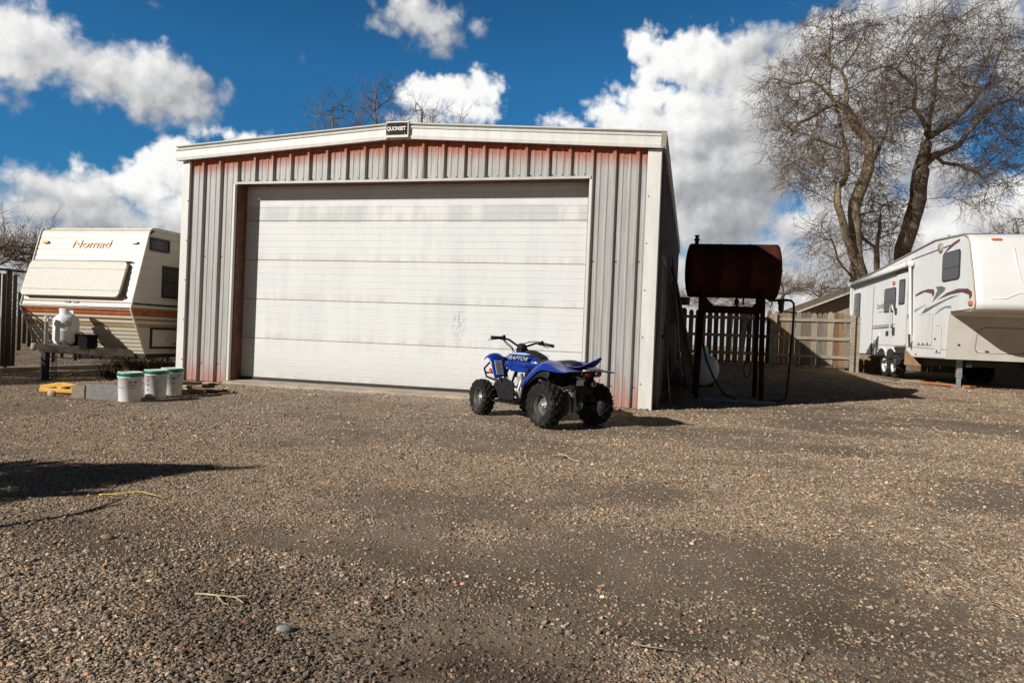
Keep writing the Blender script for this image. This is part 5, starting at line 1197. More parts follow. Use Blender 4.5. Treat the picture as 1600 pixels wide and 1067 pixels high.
# decals along the side
for nm, matl, poly in (
    ('swoosh_decal', M_maroon, [(-1.0, 2.39), (-1.34, 2.45), (-1.78, 2.47), (-2.08, 2.44), (-2.13, 2.35), (-2.07, 2.26), (-1.97, 2.35), (-1.57, 2.41), (-1.01, 2.34)]),
    ('swoosh_decal', M_gdec, [(-2.17, 2.49), (-2.5, 2.48), (-2.72, 2.43), (-2.66, 2.36), (-2.37, 2.27), (-2.02, 2.14), (-2.22, 2.33), (-2.29, 2.41)]),
    ('swoosh_decal', M_maroon, [(-2.33, 2.19), (-2.81, 2.31), (-3.35, 2.36), (-3.79, 2.33), (-3.98, 2.25), (-4.0, 2.17), (-3.90, 2.09), (-3.86, 2.2), (-3.54, 2.27), (-3.0, 2.26)]),
    ('swoosh_decal', M_gdec, [(-1.40, 1.90), (-1.74, 2.07), (-1.67, 2.01), (-2.44, 2.13), (-3.01, 2.21), (-3.45, 2.225), (-2.82, 2.15), (-2.24, 2.05), (-1.70, 1.93)]),
    ('swoosh_decal', M_gdec2, [(-2.15, 1.84), (-2.46, 1.97), (-2.74, 2.025), (-3.03, 2.02), (-3.06, 1.96), (-2.75, 1.98), (-2.46, 1.92)]),
    ('swoosh_decal', M_gdec2, [(0.10, 1.83), (-0.62, 1.94), (-0.62, 1.84), (0.02, 1.64)]), ('swoosh_decal', M_gdec2, [(-.97, 2.02), (-1.68, 2.12), (-.97, 1.95)]), ('swoosh_decal', M_gdec2, [(.53, 1.45), (.30, 1.61), (.30, 1.52), (.52, 1.35)]),
    ('stripe_decal', M_maroon, [(2.88, 1.69), (0.32, 1.71), (0.32, 1.69), (2.88, 1.665)]), ('stripe_decal', M_gdec, [(2.78, 1.63), (0.45, 1.67), (0.45, 1.61), (2.78, 1.60)]), ('stripe_decal', M_maroon, [(3.48, 1.40), (3.04, 1.59), (2.88, 1.66), (2.88, 1.60), (3.04, 1.54), (3.29, 1.43)]),
    ('stripe_decal', M_maroon, [(0.65, 3.26), (-2.89, 3.355), (-2.89, 3.325), (0.65, 3.235)]), ('swoosh_decal', M_maroon, [(-2.53, 3.18), (-2.71, 3.28), (-2.98, 3.37), (-3.31, 3.42), (-3.34, 3.37), (-3.08, 3.32), (-2.81, 3.25)])):
    sd(poly, nm, matl)
# reversed polygons face outwards either way because they are solid slabs
def swin(s0, s1, z0, z1, r, name='window'):
    m = MB(); m.prism(rrect(min(s0, s1) - .025, max(s0, s1) + .025, z0 - .025, z1 + .025, r + .02), lambda a, b, t: sp(a, b, -t), -.01, .018); w = m.build(name, M_wfr, fv, bevel=.004)
    m = MB(); m.prism(rrect(min(s0, s1), max(s0, s1), z0, z1, r), lambda a, b, t: sp(a, b, -t), .018, .022); m.build('pane', M_glass, w)
    m = MB(); zz = z0 + (z1 - z0) * .42; m.prism([(min(s0, s1), zz), (max(s0, s1), zz), (max(s0, s1), zz + .012), (min(s0, s1), zz + .012)], lambda a, b, t: sp(a, b, -t), .022, .026); m.build('window_bar', M_wfr, w)
    return w
swin(-2.55, -3.38, 2.585, 3.175, .07); swin(1.18, .36, 2.06, 2.66, .06); swin(3.90, 3.40, 1.84, 2.72, .06)
# entry door
m = MB(); m.prism(rrect(-.52, .30, 1.12, 3.02, .07), lambda a, b, t: sp(a, b, -t), -.01, .012); dd = m.build('entry_door', M_rvt, fv, bevel=.004)
m = MB(); m.prism(rrect(-.49, .27, 1.15, 2.99, .06), lambda a, b, t: sp(a, b, -t), .012, .02); m.build('door_leaf', M_rv, dd)
m = MB(); m.prism(rrect(-.36, .06, 2.19, 2.84, .05), lambda a, b, t: sp(a, b, -t), .02, .032); pane = m.build('door_window', M_wfr, dd, bevel=.003)
m = MB(); m.prism(rrect(-.32, .02, 2.23, 2.80, .04), lambda a, b, t: sp(a, b, -t), .032, .035); m.build('pane', M_glass, dd)
m = MB(); m.prism(rrect(.16, .24, 1.95, 2.12, .015), lambda a, b, t: sp(a, b, -t), .02, .05); m.build('door_latch', M_dark, dd)
m = MB(); m.tube([sp(.30, 3.03, -.03), sp(.16, 3.075, -.035), sp(-.38, 3.075, -.035), sp(-.52, 3.03, -.03)], .014, 6); m.build('rain_gutter', M_dark, dd)
m = MB(); m.tube([sp(.42, 1.50, -.01), sp(.44, 1.52, -.09), sp(.45, 2.05, -.10), sp(.38, 2.19, -.10), sp(.30, 2.19, -.10), sp(.24, 2.10, -.10), sp(.24, 1.95, -.02)], .018, 8); m.build('grab_handle', mat('white_plastic_handle', (.62, .62, .60), None, .4), fv)
m = MB(); m.prism(rrect(.28, .40, 1.42, 1.62, .01), lambda a, b, t: sp(a, b, -t), 0, .04); m.build('hook_plate', M_dark, fv)
# slide-out outline, hatches
def hatch_(s0, s1, z0, z1, r, matl, lip=.012, name='hatch'):
    m = MB(); m.prism(rrect(min(s0, s1), max(s0, s1), z0, z1, r), lambda a, b, t: sp(a, b, -t), -.01, lip); h = m.build(name, M_rvt, fv, bevel=.003)
    m = MB(); m.prism(rrect(min(s0, s1) + .012, max(s0, s1) - .012, z0 + .012, z1 - .012, max(r - .01, .004)), lambda a, b, t: sp(a, b, -t), lip, lip + .006); m.build('hatch_panel', matl, h, bevel=.003); return h
hatch_(3.22, 2.10, .89, 2.86, .01, M_rv, .03, 'slide_out')
hatch_(-1.20, -2.10, 1.15, 1.885, .05, M_rv); hatch_(-2.28, -2.62, .98, 1.60, .05, M_rv)
m = MB(); m.prism([(4.02, 1.225), (-2.88, 1.075), (-2.88, 1.06), (4.02, 1.21)], lambda a, b, t: sp(a, b, -t), 0, .006); m.build('seam_trim', M_rvt, fv)
m = MB(); m.prism(rrect(.80, .96, 1.40, 1.53, .01), lambda a, b, t: sp(a, b, -t), 0, .02); m.build('furnace_vent', M_dark, fv)
m = MB(); m.prism(rrect(1.52, 1.62, 1.40, 1.50, .01), lambda a, b, t: sp(a, b, -t), 0, .02); m.build('outlet_cover', M_cap, fv)
for s, z in ((.49, 2.80), (-3.98, 2.02)):
    m = MB(); m.prism(rrect(s - .07, s + .07, z - .045, z + .045, .02), lambda a, b, t: sp(a, b, -t), 0, .04); m.build('marker_light', M_amb2, fv, bevel=.008)
m = MB(); m.prism(rrect(3.93, 3.99, 1.02, 1.07, .01), lambda a, b, t: sp(a, b, -t), 0, .03); m.build('tail_marker', mat('red_marker', (.45, .02, .02), None, .3), fv)
m = MB(); m.lathe([(.0, .05), (.10, .045), (.115, .02), (.115, -.01)], sp(-2.41, 3.345, 0), tuple(-IN), 20); m.build('porch_lamp', M_rvt, fv)
o = text('lettering', 'Laredo', .25, M_gdec2, Matrix(), fv, extrude=.003, font_scale=(.9, 1)); o.matrix_local = frame(sp(1.50, 2.24, -.006), -TW, (0, 0, 1))
m = MB(); m.prism([(1.30, 2.06), (1.66, 2.06), (1.66, 2.085), (1.30, 2.085)], lambda a, b, t: sp(a, b, -t), 0, .005); m.build('lettering_underline', M_gdec2, fv)
# roof edge trim and rear corner trim
m = MB(); m.tube([sp(s, z + .004, -.008) for s, z in side[10:14]], .022, 6); m.build('roof_trim', M_rvt, fv)
m = MB(); m.tube([sp(4.06, .88, -.01), sp(4.10, 3.06, -.01)], .02, 6); m.build('corner_trim', M_cap, fv)
m = MB(); m.tube([sp(s - .01, z, -.012) for s, z in ((-3.06, 1.88), (-4.14, 1.905), (-4.17, 2.02), (-4.03, 2.55), (-3.80, 3.28), (-3.70, 3.41), (-3.55, 3.47))], .014, 6); m.build('cap_seam', mat('tan_sealant', (.45, .33, .22), None, .6), fv)
# awning tube and arms
aw = bpy.data.objects.new('awning', None); COL.objects.link(aw); aw.parent = fv
m = MB(); m.tube([sp(4.05, 3.03, -.10), sp(-.76, 3.165, -.10)], .075, 16); m.build('roller_tube', M_cap, aw)
m = MB(); m.tube([sp(4.05, 2.965, -.13), sp(-.76, 3.10, -.13)], .016, 6); m.build('awning_lip', M_dark, aw)
for s, z in ((-.82, 3.17), (4.06, 3.03)):
    m = MB(); m.beam(sp(s, z + .02, -.10), sp(s - (.13 if s < 0 else 0), 1.22, -.06), .055, .05, up=tuple(IN)); m.beam(sp(s + .09 if s < 0 else s - .09, z - .02, -.06), sp(s + (0 if s < 0 else -.09), 1.3, -.04), .03, .03, up=tuple(IN)); m.lathe([(0, -.05), (.085, -.05), (.085, .03), (0, .03)], sp(s, z, -.10), tuple(TW), 14); m.build('awning_arm', M_cap, aw, bevel=.004)
    m = MB(); m.beam(sp(s - (.13 if s < 0 else 0), 1.42, -.09), sp(s - (.14 if s < 0 else 0), 1.10, -.07), .05, .04, up=tuple(IN)); m.build('arm_bracket', M_dark, aw, bevel=.004)
# lower front wall hatch, seen under the overhang
def fr(d, z, off=0): return sp(-2.84 - .11 * (z - .86) / .94 - off, z, d)
m = MB(); m.prism([(.0, .862), (WD, .862), (WD, 1.83), (.0, 1.83)], lambda a, b, t: fr(a, b, t), -.01, .012); m.build('front_wall', M_rvb, fv)
m = MB(); P = [(.62, 1.03), (.56, 1.10), (.58, 1.48), (.70, 1.57), (2.0, 1.57), (2.06, 1.5), (2.06, 1.08), (2.0, 1.03), (.62, 1.03)]
m.tube([fr(d, z, .014) for d, z in P], .012, 6); m.build('hatch_outline', M_rvt, fv)
m = MB()
for d in (.80, 1.55): m.box(fr(d, 1.06, .025), (.06, .03, .03))
m.build('hatch_catch', M_dark, fv)
m = MB(); m.lathe([(0, .02), (.02, .02), (.025, .0)], fr(.24, 1.18, .012), tuple(-TW), 10); m.build('fitting', M_dark, fv)
# chassis, pin box, legs, steps, axles
m = MB()
for d in (.55, WD - .55): m.beam(sp(3.9, .78, d), sp(-2.7, .78, d), .10, .17)
for s in (3.6, 2.4, 1.8, .2, -1.0, -2.2): m.beam(sp(s, .76, .5), sp(s, .76, WD - .5), .06, .12)
m.build('chassis', M_dark, fv)
for d in (.42, WD - .42):
    g = gz(*(P0 + TW * -2.5 + IN * d)[:2]); m = MB(); m.beam(sp(-2.52, .88, d), sp(-2.52, .45, d), .10, .10); m.beam(sp(-2.52, .46, d), sp(-2.52, g + .03, d), .075, .075); m.beam(sp(-2.52, g + .03, d), sp(-2.52, g - .03, d), .2, .2); m.build('landing_leg', mat('galvanised_leg', (.34, .35, .34), (.25, .26, .25), .5, .4, scale=9), fv, bevel=.004)
for s in (.52, 1.24):
    for d in (.17, WD - .17):
        g = gz(*(P0 + TW * s + IN * d)[:2])
        w = bpy.data.objects.new('wheel', None); COL.objects.link(w); w.parent = fv; w.location = sp(s, g + .34, d); w.rotation_euler = (0, 0, AW)
        m = MB(); m.lathe([(.2, -.10), (.30, -.108), (.335, -.085), (.345, -.05), (.34, 0), (.345, .05), (.335, .085), (.30, .108), (.2, .10)], (0, 0, 0), (1, 0, 0), 30); m.build('tyre', M_tyre, w)
        sg = -1 if d < 1 else 1
        m = MB(); m.lathe([(.205, sg * .10), (.195, sg * .075), (.16, sg * .05), (.14, sg * .065), (.06, sg * .06), (.055, sg * .10), (0, sg * .105)], (0, 0, 0), (1, 0, 0), 26); m.build('rim', mat('white_rim', (.62, .62, .60), None, .4), w)
for s in (.52, 1.24):
    m = MB(); arc = [(s + .42 * math.cos(a), .90 + .20 * math.sin(a)) for a in np.linspace(0, math.pi, 14)]
    m.prism([(s + .36 * math.cos(a), .862 + .20 * math.sin(a)) for a in np.linspace(0, math.pi, 14)], lambda a, b, t: sp(a, b, -t), .0, .006); m.build('wheel_arch', M_black, fv)
    m = MB(); m.tube([sp(s + .37 * math.cos(a), .862 + .21 * math.sin(a), -.01) for a in np.linspace(0, math.pi, 14)], .022, 6); m.build('arch_trim', M_rv, fv)
# folding entry steps: three treads on scissor links
st = bpy.data.objects.new('entry_steps', None); COL.objects.link(st); st.parent = fv
m = MB(); m.prism([(-.52, .86), (.30, .86), (.30, 1.11), (-.52, 1.11)], lambda a, b, t: sp(a, b, -t), -.01, .006); m.build('step_well', M_black, st)
for i in range(3):
    m = MB(); z = .98 - i * .14; d = .10 - i * .10
    m.prism([(-.44, z), (.22, z), (.22, z - .035), (-.44, z - .035)], lambda a, b, t: sp(a, b, d - t), 0, .22); m.build('tread', M_dark, st, bevel=.004)
for s in (-.44, .22):
    for i in range(2):
        z = .98 - i * .14; d = .10 - i * .10
        m = MB(); m.beam(sp(s, z, d), sp(s, z - .14, d - .30), .012, .05); m.beam(sp(s, z, d - .20), sp(s, z - .14, d - .10), .012, .04); m.beam(sp(s, z, d - .21), sp(s - (.3 if s > 0 else -.3), z - .13, d - .21), .03, .04); m.build('scissor_link', M_dark, st)
# clearance lamps, latches, refuelling and service flaps along the side
for s in (3.2, 1.0, -1.2):
    m = MB(); m.prism(rrect(s - .04, s + .04, .93, .96, .008), lambda a, b, t: sp(a, b, -t), 0, .022); m.build('reflector', M_amb2, fv)
for s0, s1, z0, z1 in ((2.9, 3.12, 1.02, 1.2), (1.75, 1.95, 1.12, 1.30), (-1.0, -.84, 1.25, 1.4)):
    m = MB(); m.prism(rrect(s0, s1, z0, z1, .015), lambda a, b, t: sp(a, b, -t), 0, .014); m.build('service_flap', M_cap, fv, bevel=.004)
for s, z in ((-1.65, 1.19), (-1.4, 1.19), (-1.9, 1.19), (-2.45, 1.03), (-2.33, 1.3)):
    m = MB(); m.prism(rrect(s - .025, s + .025, z - .02, z + .02, .006), lambda a, b, t: sp(a, b, -t), .016, .034); m.build('hatch_latch', M_dark, fv)
# roof fittings
m = MB(); m.prism(rrect(.0, .9, 3.56, 3.72, .05), lambda a, b, t: sp(-1.9 + t * 1.0, b, a + .75), 0, 1.0); m.build('roof_air_conditioner', M_cap, fv, bevel=.03)
m = MB(); m.tube([sp(-2.0, 3.55, .25), sp(-2.1, 3.68, .25), sp(-2.4, 3.60, .25)], .012, 5); m.tube([sp(-1.2, 3.52, .2), sp(-1.7, 3.57, .2)], .02, 5); m.build('roof_antenna', M_rvt, fv)
def plank(label, a, b, w, h, matl):
    m = MB(); m.beam(a, b, w, h); return tag(m.build('plank', matl, bevel=.004), label, 'plank')
M_orw = mat('orange_brown_plank', (.38, .15, .05), (.28, .10, .035), .7, scale=4, stretch=(1, 6, 6))
plank('orange-brown plank lying on the gravel under the front of the white trailer', (5.35, 18.55, gz(5.35, 18.5) + .04), (6.05, 17.55, gz(6, 17.5) + .04), .20, .045, M_orw)
plank('pale broken board lying behind the orange-brown plank', (5.1, 19.3, gz(5.1, 19.3) + .02), (5.55, 18.75, gz(5.5, 18.7) + .03), .12, .03, M_rail)
plank('dark board lying on the gravel beside the trailer wheels', (4.75, 20.4, gz(4.7, 20.4) + .02), (5.0, 19.3, gz(5, 19.3) + .03), .16, .03, M_oldwood)
bf = thing('added_dark_fence', 'dark board fence added beyond the white trailer to blacken the gap under it', 'fence', (9.2, 21, gz(9.2, 21)))  # added fence, put here so the space under the trailer shows dark
for y0 in np.arange(-9, 7.9, 2.4):
    m = MB()
    for k in range(16): m.span(-.012 + random.uniform(-.004, .004), .012, y0 + k * .15 + .003, y0 + k * .15 + .147, -.1, 1.55 + random.uniform(-.02, .02))
    m.build('added_fence_panel', M_oldwood, bf)
    m = MB(); m.span(.02, .12, y0 - .05, y0 + .05, -.2, 1.5); m.build('post', M_oldwood, bf)  # post of the added dark fence
m = MB(); m.prism([(0, 0), (1.0, 0), (0, .38)], lambda a, b, t: (sp(-.55 - a, b + .66, -.02 + t)), -.015, .02); 
o = m.build('plywood_sheet', mat('brown_plywood', (.36, .22, .12), (.27, .16, .085), .8, scale=3)); o.location = P0; tag(o, 'brown triangular plywood sheet propped under the trailer beside its steps', 'plywood')
m = MB(); m.beam((4.45, 22.9, gz(4.45, 22.9) + .24), (5.75, 22.95, gz(5.7, 22.9) + .24), .04, .50); tag(m.build('skirting_board', mat('brown_board', (.30, .21, .13), (.22, .15, .09), .85, scale=3, stretch=(5, 5, 1)), bevel=.004), 'brown board standing on edge under the rear of the white trailer', 'board')

# ------------------------------------------------------------------ trees: branch skeletons grown towards points spread through each crown
def tubes(chains, n=4):
    """chains: list of (points, radii); one numpy pass"""
    V = []; F = []; o = 0
    for P, rad in chains:
        P = np.asarray(P, float); k = len(P)
        T = np.gradient(P, axis=0); T /= np.maximum(np.linalg.norm(T, axis=1, keepdims=True), 1e-9)
        a = np.where(np.abs(T[:, 2:3]) < .9, np.array([[0, 0, 1.]]), np.array([[1., 0, 0]]))
        N = np.cross(T, a); N /= np.maximum(np.linalg.norm(N, axis=1, keepdims=True), 1e-9); B = np.cross(T, N)
        an = np.arange(n) * 2 * math.pi / n
        R_ = np.asarray(rad)[:, None, None]
        V.append((P[:, None] + (N[:, None] * np.cos(an)[None, :, None] + B[:, None] * np.sin(an)[None, :, None]) * R_).reshape(-1, 3))
        i = np.arange(k - 1)[:, None] * n; j = np.arange(n)[None]; j2 = (j + 1) % n
        F.append(np.stack([i + j, i + j2, i + n + j2, i + n + j], -1).reshape(-1, 4) + o); o += k * n
    return np.concatenate(V), np.concatenate(F)
def grow(seeds, attractors, step, infl, kill, iters=90, jit=.25):
    """space colonisation; seeds: list of polylines (3-D) sharing points; returns nodes and parents"""
    nodes = []; par = []
    def near(p):
        return min(range(len(nodes)), key=lambda i: (nodes[i] - p).length) if nodes else -1
    for line in seeds:
        line = [Vector(p) for p in line]; prev = near(line[0]) if nodes else -1
        if prev < 0: nodes.append(line[0]); par.append(-1); prev = 0
        for a, b in zip(line[:-1], line[1:]):
            k = max(1, int((b - a).length / step))
            for i in range(1, k + 1):
                q = a.lerp(b, i / k) + Vector((random.uniform(-1, 1), random.uniform(-1, 1), random.uniform(-1, 1))) * step * .10
                nodes.append(q); par.append(prev); prev = len(nodes) - 1
    A = [Vector(a) for a in attractors]; ns = len(nodes)
    for it in range(iters):
        kd = kdtree.KDTree(len(nodes))
        for i, p in enumerate(nodes): kd.insert(p, i)
        kd.balance(); pull = {}; rest = []
        for a in A:
            p, i, d = kd.find(a)
            if d < kill: continue
            rest.append(a)
            if d < infl: pull.setdefault(i, []).append((a - p).normalized())
        A = rest
        if not pull: break
        for i, ds in pull.items():
            v = Vector((0, 0, 0))
            for d in ds: v += d
            v += Vector((random.uniform(-jit, jit), random.uniform(-jit, jit), random.uniform(-jit, jit)))
            if v.length < 1e-3: continue
            nodes.append(nodes[i] + v.normalized() * step); par.append(i)
    return nodes, par, ns
def tree(label, cat, seeds, blobs, step=.42, npts=900, r0=.34, rtip=.016, tw=(3, .8), ntw=2.4, droop=.25, bark=None, twigm=None, group=None, name='bare_tree', sub=3, depth=1.0):
    base = Vector(seeds[0][0])
    att = []
    tot = sum(b[3] * b[4] * b[5] for b in blobs)
    for (x, y, z, rx, ry, rz) in blobs:
        for _ in range(int(npts * rx * ry * rz / tot) + 5):
            v = Vector((random.gauss(0, 1), random.gauss(0, 1), random.gauss(0, 1))).normalized() * random.uniform(.35, 1) ** .6
            att.append((x + v.x * rx, y + v.y * ry, z + v.z * rz))
    nodes, par, ns = grow(seeds, att, step, step * 9, step * 1.6)
    n = len(nodes); area = [0.0] * n; kids = [[] for _ in range(n)]
    for i in range(n - 1, 0, -1):
        if par[i] >= 0: kids[par[i]].append(i)
    e = 2.15
    for i in range(n - 1, -1, -1):
        if area[i] == 0: area[i] = rtip ** e
        if par[i] >= 0: area[par[i]] += area[i]
    rad = [a ** (1 / e) for a in area]
    k_ = r0 / rad[0]
    if k_ < 1: rad = [rtip + (r - rtip) * (r0 - rtip) / max(rad[0] - rtip, 1e-6) for r in rad]
    else: rad = [r * (1 + (k_ - 1) * min(1, (r / rad[0]) ** .6)) for r in rad]
    rad = [r * (.50 + .50 * (r / rad[0]) ** .55) for r in rad] if r0 > .3 else rad
    thick = []; thin = []
    stack = [(0, [0])]
    # walk chains, always continuing along the thickest child
    starts = [(0, -1)]
    while starts:
        i, p = starts.pop(); ch = [p] if p >= 0 else []
        ch.append(i)
        while kids[i]:
            ks = sorted(kids[i], key=lambda q: -rad[q]); i2 = ks[0]
            for q in ks[1:]: starts.append((q, i))
            ch.append(i2); i = i2
        if len(ch) > 1:
            rr = [rad[q] for q in ch]
            if p >= 0: rr[0] = rr[1]
            pts = [tuple(nodes[q] - base) for q in ch]
            (thick if max(rr) > .05 else thin).append((pts, rr))
    # fine twigs sprouting from every slender branch
    for i in range(n):
        if rad[i] > .075 or i < 3: continue
        k = int(ntw + random.random())
        if not kids[i]: k += 2
        d0 = (nodes[i] - nodes[par[i]]).normalized() if par[i] >= 0 else Vector((0, 0, 1))
        for _ in range(k):
            d = (d0 * .55 + Vector((random.gauss(0, 1), random.gauss(0, 1), random.gauss(0, .9))).normalized() * .9).normalized()
            L = tw[1] * random.uniform(.5, 1.4); P = [nodes[i] - base]; m_ = tw[0]
            for s in range(m_):
                d = (d + Vector((random.gauss(0, .20), random.gauss(0, .20), random.gauss(0, .18) - droop * (s + 1) / m_))).normalized()
                P.append(P[-1] + d * L / m_)
            thin.append(([tuple(p) for p in P], list(np.linspace(rtip * .62, rtip * .30, len(P)))))
            for _2 in range(sub):
                s = random.randrange(1, len(P)); q = P[s]; dd = (d + Vector((random.gauss(0, .7), random.gauss(0, .7), random.gauss(0, .6) - droop))).normalized()
                l2 = L * random.uniform(.25, .55)
                thin.append(([tuple(q), tuple(q + dd * l2 * .5), tuple(q + dd * l2 + Vector((0, 0, -droop * l2 * .35)))], [rtip * .42, rtip * .33, rtip * .22]))
    t = thing(name, label, cat, tuple(base), 0, group)
    V, F = tubes(thick, 8); npmesh('trunk', V, F, bark, t, smooth=True)
    V, F = tubes(thin, 3); npmesh('crown', V, F, twigm, t, smooth=False)
    return t
def bark(name, a, b):
    m, t, bs = newmat(name); co = t.coord(); v = t.noise(t.scalev(co, (6, 6, 1.2)), 2.6, 7, .65); w = t.noise(co, .9, 3)
    c = t.mix(t.step(v, .35, .65), a, b); c = t.mix(t.math('MULTIPLY', t.step(w, .45, .65), .4), c, tuple(k * .6 for k in a))
    t.put(bs.inputs['Base Color'], c); bs.inputs['Roughness'].default_value = .95; bs.inputs['Specular IOR Level'].default_value = .15
    t.put(bs.inputs['Normal'], t.bump(v, .9, .05)); return m
B_tan = bark('tan_bark', (.34, .265, .18), (.17, .125, .085)); B_dark = bark('grey_brown_bark', (.26, .19, .13), (.13, .095, .068))
T_tw = mat('brown_twigs', (.175, .125, .082), (.115, .083, .056), .9, scale=.6, spec=.1); T_tw2 = mat('grey_twigs', (.15, .11, .076), (.095, .07, .05), .9, scale=.6, spec=.1)
G1 = 'tall bare trees behind the white trailer'
tree('tall bare tree with tan sunlit bark and a leaning left limb behind the trailer rear', 'tree',
 [[(6.62, 31.62, .4), (6.6, 31.62, 2.97), (6.57, 31.62, 4.19), (6.32, 31.57, 5.52), (6.26, 31.56, 6.96), (6.53, 31.63, 7.75), (6.77, 31.7, 8.54), (6.78, 31.71, 9.65), (6.22, 31.57, 10.18), (5.75, 31.45, 10.94), (5.73, 31.46, 12.06), (5.47, 31.39, 12.49), (5.04, 31.28, 12.69)],
  [(6.57, 31.62, 4.19), (5.86, 30.93, 5.64), (5.48, 30.84, 6.83), (5.49, 30.85, 7.49), (5.97, 31.49, 8.28), (5.83, 31.46, 9.17), (5.63, 32.45, 11.05), (5.27, 32.37, 12.07)], [(6.57, 31.62, 3.63), (5.93, 30.43, 4.06), (5.49, 30.32, 4.58), (5.23, 30.25, 5.32), (5.03, 30.21, 5.64)],
  [(5.75, 31.45, 10.94), (5.31, 31.34, 11.15), (4.37, 31.1, 10.44), (3.84, 30.96, 10.2), (3.49, 30.87, 9.51)], [(5.1, 31.29, 11.7), (4.31, 31.09, 12.0), (3.56, 30.9, 11.85), (2.69, 30.68, 12.04)], [(6.77, 31.7, 8.54), (7.54, 32.42, 10.06), (7.59, 31.92, 10.8)], [(5.83, 31.46, 9.17), (4.83, 31.83, 9.74), (4.18, 31.05, 9.77), (4.01, 31.0, 10.09)]],
 [(5.4, 31.38, 12.48, 1.98, 2.6, 2.37), (3.46, 30.36, 11.29, 1.55, 2, 1.43), (3.98, 31.0, 9.65, 1.58, 2.2, 1.45), (5.79, 31.45, 9.33, 2.24, 2.8, 2.11), (4.39, 30.06, 8.1, 1.53, 2, 1.15), (7.14, 32.32, 10.6, 1.34, 2.4, 2.41), (4.91, 29.66, 5.12, 0.87, 1.6, 1.5), (7.55, 32.92, 6.95, 1.23, 1.8, 1.64), (6.24, 31.6, 13.83, 1.05, 1.8, 1.19), (5.08, 31.3, 14.05, 1.32, 2, 1.05)],
 bark=B_tan, twigm=T_tw, group=G1, r0=.36, npts=1900, step=.34, ntw=4.6, tw=(3, .80), sub=5, rtip=.013, droop=.12)
tree('taller bare tree with dark grey-brown trunk and wide crown behind the trailer roof', 'tree',
 [[(9.0, 34.3, .4), (8.94, 34.29, 3.9), (8.82, 34.27, 5.56), (9.1, 34.34, 6.52), (9.33, 34.41, 7.25), (9.4, 34.43, 8.2), (9.49, 34.46, 9.39), (9.71, 34.52, 10.59), (9.79, 34.55, 11.55), (9.91, 34.59, 12.62), (9.93, 34.6, 13.58)], [(9.71, 34.52, 10.59), (9.27, 34.42, 11.53), (9.03, 34.36, 11.75), (9.13, 34.39, 12.59), (9.08, 34.38, 13.3)],
  [(9.5, 34.46, 9.16), (10.04, 34.6, 9.66), (11.05, 34.86, 10.17), (11.59, 35.01, 11.03), (12.25, 35.18, 11.89), (13.15, 35.41, 12.29)], [(9.71, 34.52, 10.47), (10.44, 34.71, 10.98), (11.11, 34.89, 11.6), (11.76, 35.06, 12.46), (12.26, 35.19, 12.96)],
  [(10.04, 34.6, 9.42), (11.09, 34.87, 9.34), (11.9, 35.07, 9.02), (12.39, 35.19, 8.45)], [(9.03, 34.36, 11.75), (8.11, 34.12, 11.72), (7.3, 33.92, 11.66)], [(9.13, 34.39, 12.59), (8.27, 34.17, 13.39), (7.33, 33.94, 13.71)],
  [(9.0, 34.3, .6), (8.15, 33.6, 3.82), (8.09, 33.46, 5.21), (8.17, 33.48, 6.15), (8.63, 33.82, 7.26), (9.2, 34.3, 8.0)]],
 [(10.13, 34.65, 13.74, 2.11, 2.8, 2.25), (10.88, 34.85, 15.46, 1.69, 2.2, 1.13), (12.2, 35.17, 13.26, 1.69, 2.6, 2.25), (8.8, 34.31, 12.84, 1.41, 2.2, 1.97), (13.09, 35.39, 11.61, 1.27, 2.2, 1.69), (11.36, 34.94, 10.4, 2.11, 2.4, 1.41), (11.86, 34.03, 8.23, 1.23, 1.8, 1.23), (10.48, 34.73, 11.78, 1.69, 2.8, 1.69), (13.69, 35.56, 13.6, 1.13, 2, 1.69), (12.89, 35.33, 9.62, 1.13, 1.8, 1.41), (8.99, 34.37, 14.82, 1.27, 2, 1.13), (13.55, 35.5, 10.21, 0.85, 1.5, 1.41)],
 bark=B_dark, twigm=T_tw2, group=G1, r0=.35, npts=2300, step=.34, ntw=4.6, tw=(3, .80), sub=5, rtip=.013, droop=.08)
tree('thin bare stems growing between the two tall trees behind the trailer', 'tree',
 [[(8.2, 35.6, .4), (8.2, 35.4, 3.87), (8.03, 35.26, 5.17), (7.89, 35.23, 5.76), (7.41, 35.1, 6.1), (7.16, 35.05, 6.68), (7.2, 35.0, 7.16)], [(8.03, 35.26, 5.17), (8.07, 35.2, 6.96), (8.1, 35.2, 7.67)]],
 [(7.9, 35.2, 6.9, 1.0, 1.2, 1.5), (7.2, 35.2, 6.4, .8, 1, 1.0)], npts=120, bark=B_dark, twigm=T_tw2, r0=.13, ntw=3)
def upright(label, x, y, top, w, npts, step=.6, lean=0, low=.35, **kw):
    base = gz(x, y); h = top - base
    return tree(label, 'tree', [[(x, y, base - .1), (x + lean * .2, y, base + h * .25), (x + lean * .5, y, base + h * .5)]],
      [(x + lean * .7, y, base + h * (.5 + low / 2), w, w, h * (1 - low) * .5), (x + lean, y, base + h * .86, w * .55, w * .55, h * .13)], step=step, npts=npts, r0=h * .022, rtip=.016, tw=(3, 1.1), droop=-.15, bark=B_dark, twigm=T_tw, sub=5, ntw=3.5, **kw)
GB = 'bare trees beyond the shed roof'
upright('bare tree top showing above the shed roof, well left of the name plate', -21.2, 38.0, 15.2, 2.2, 420, group=GB)
upright('tallest bare tree top above the shed roof, just left of the name plate', -19.6, 40.5, 17.2, 2.0, 460, group=GB)
upright('bare tree top against the white cloud right of the name plate', -17.6, 43.0, 16.8, 2.0, 420, group=GB)
upright('thin bare tree top at the right end of the row above the shed roof', -16.1, 45.3, 16.2, 1.9, 300, group=GB)
GL = 'bare trees beyond the slatted fence'
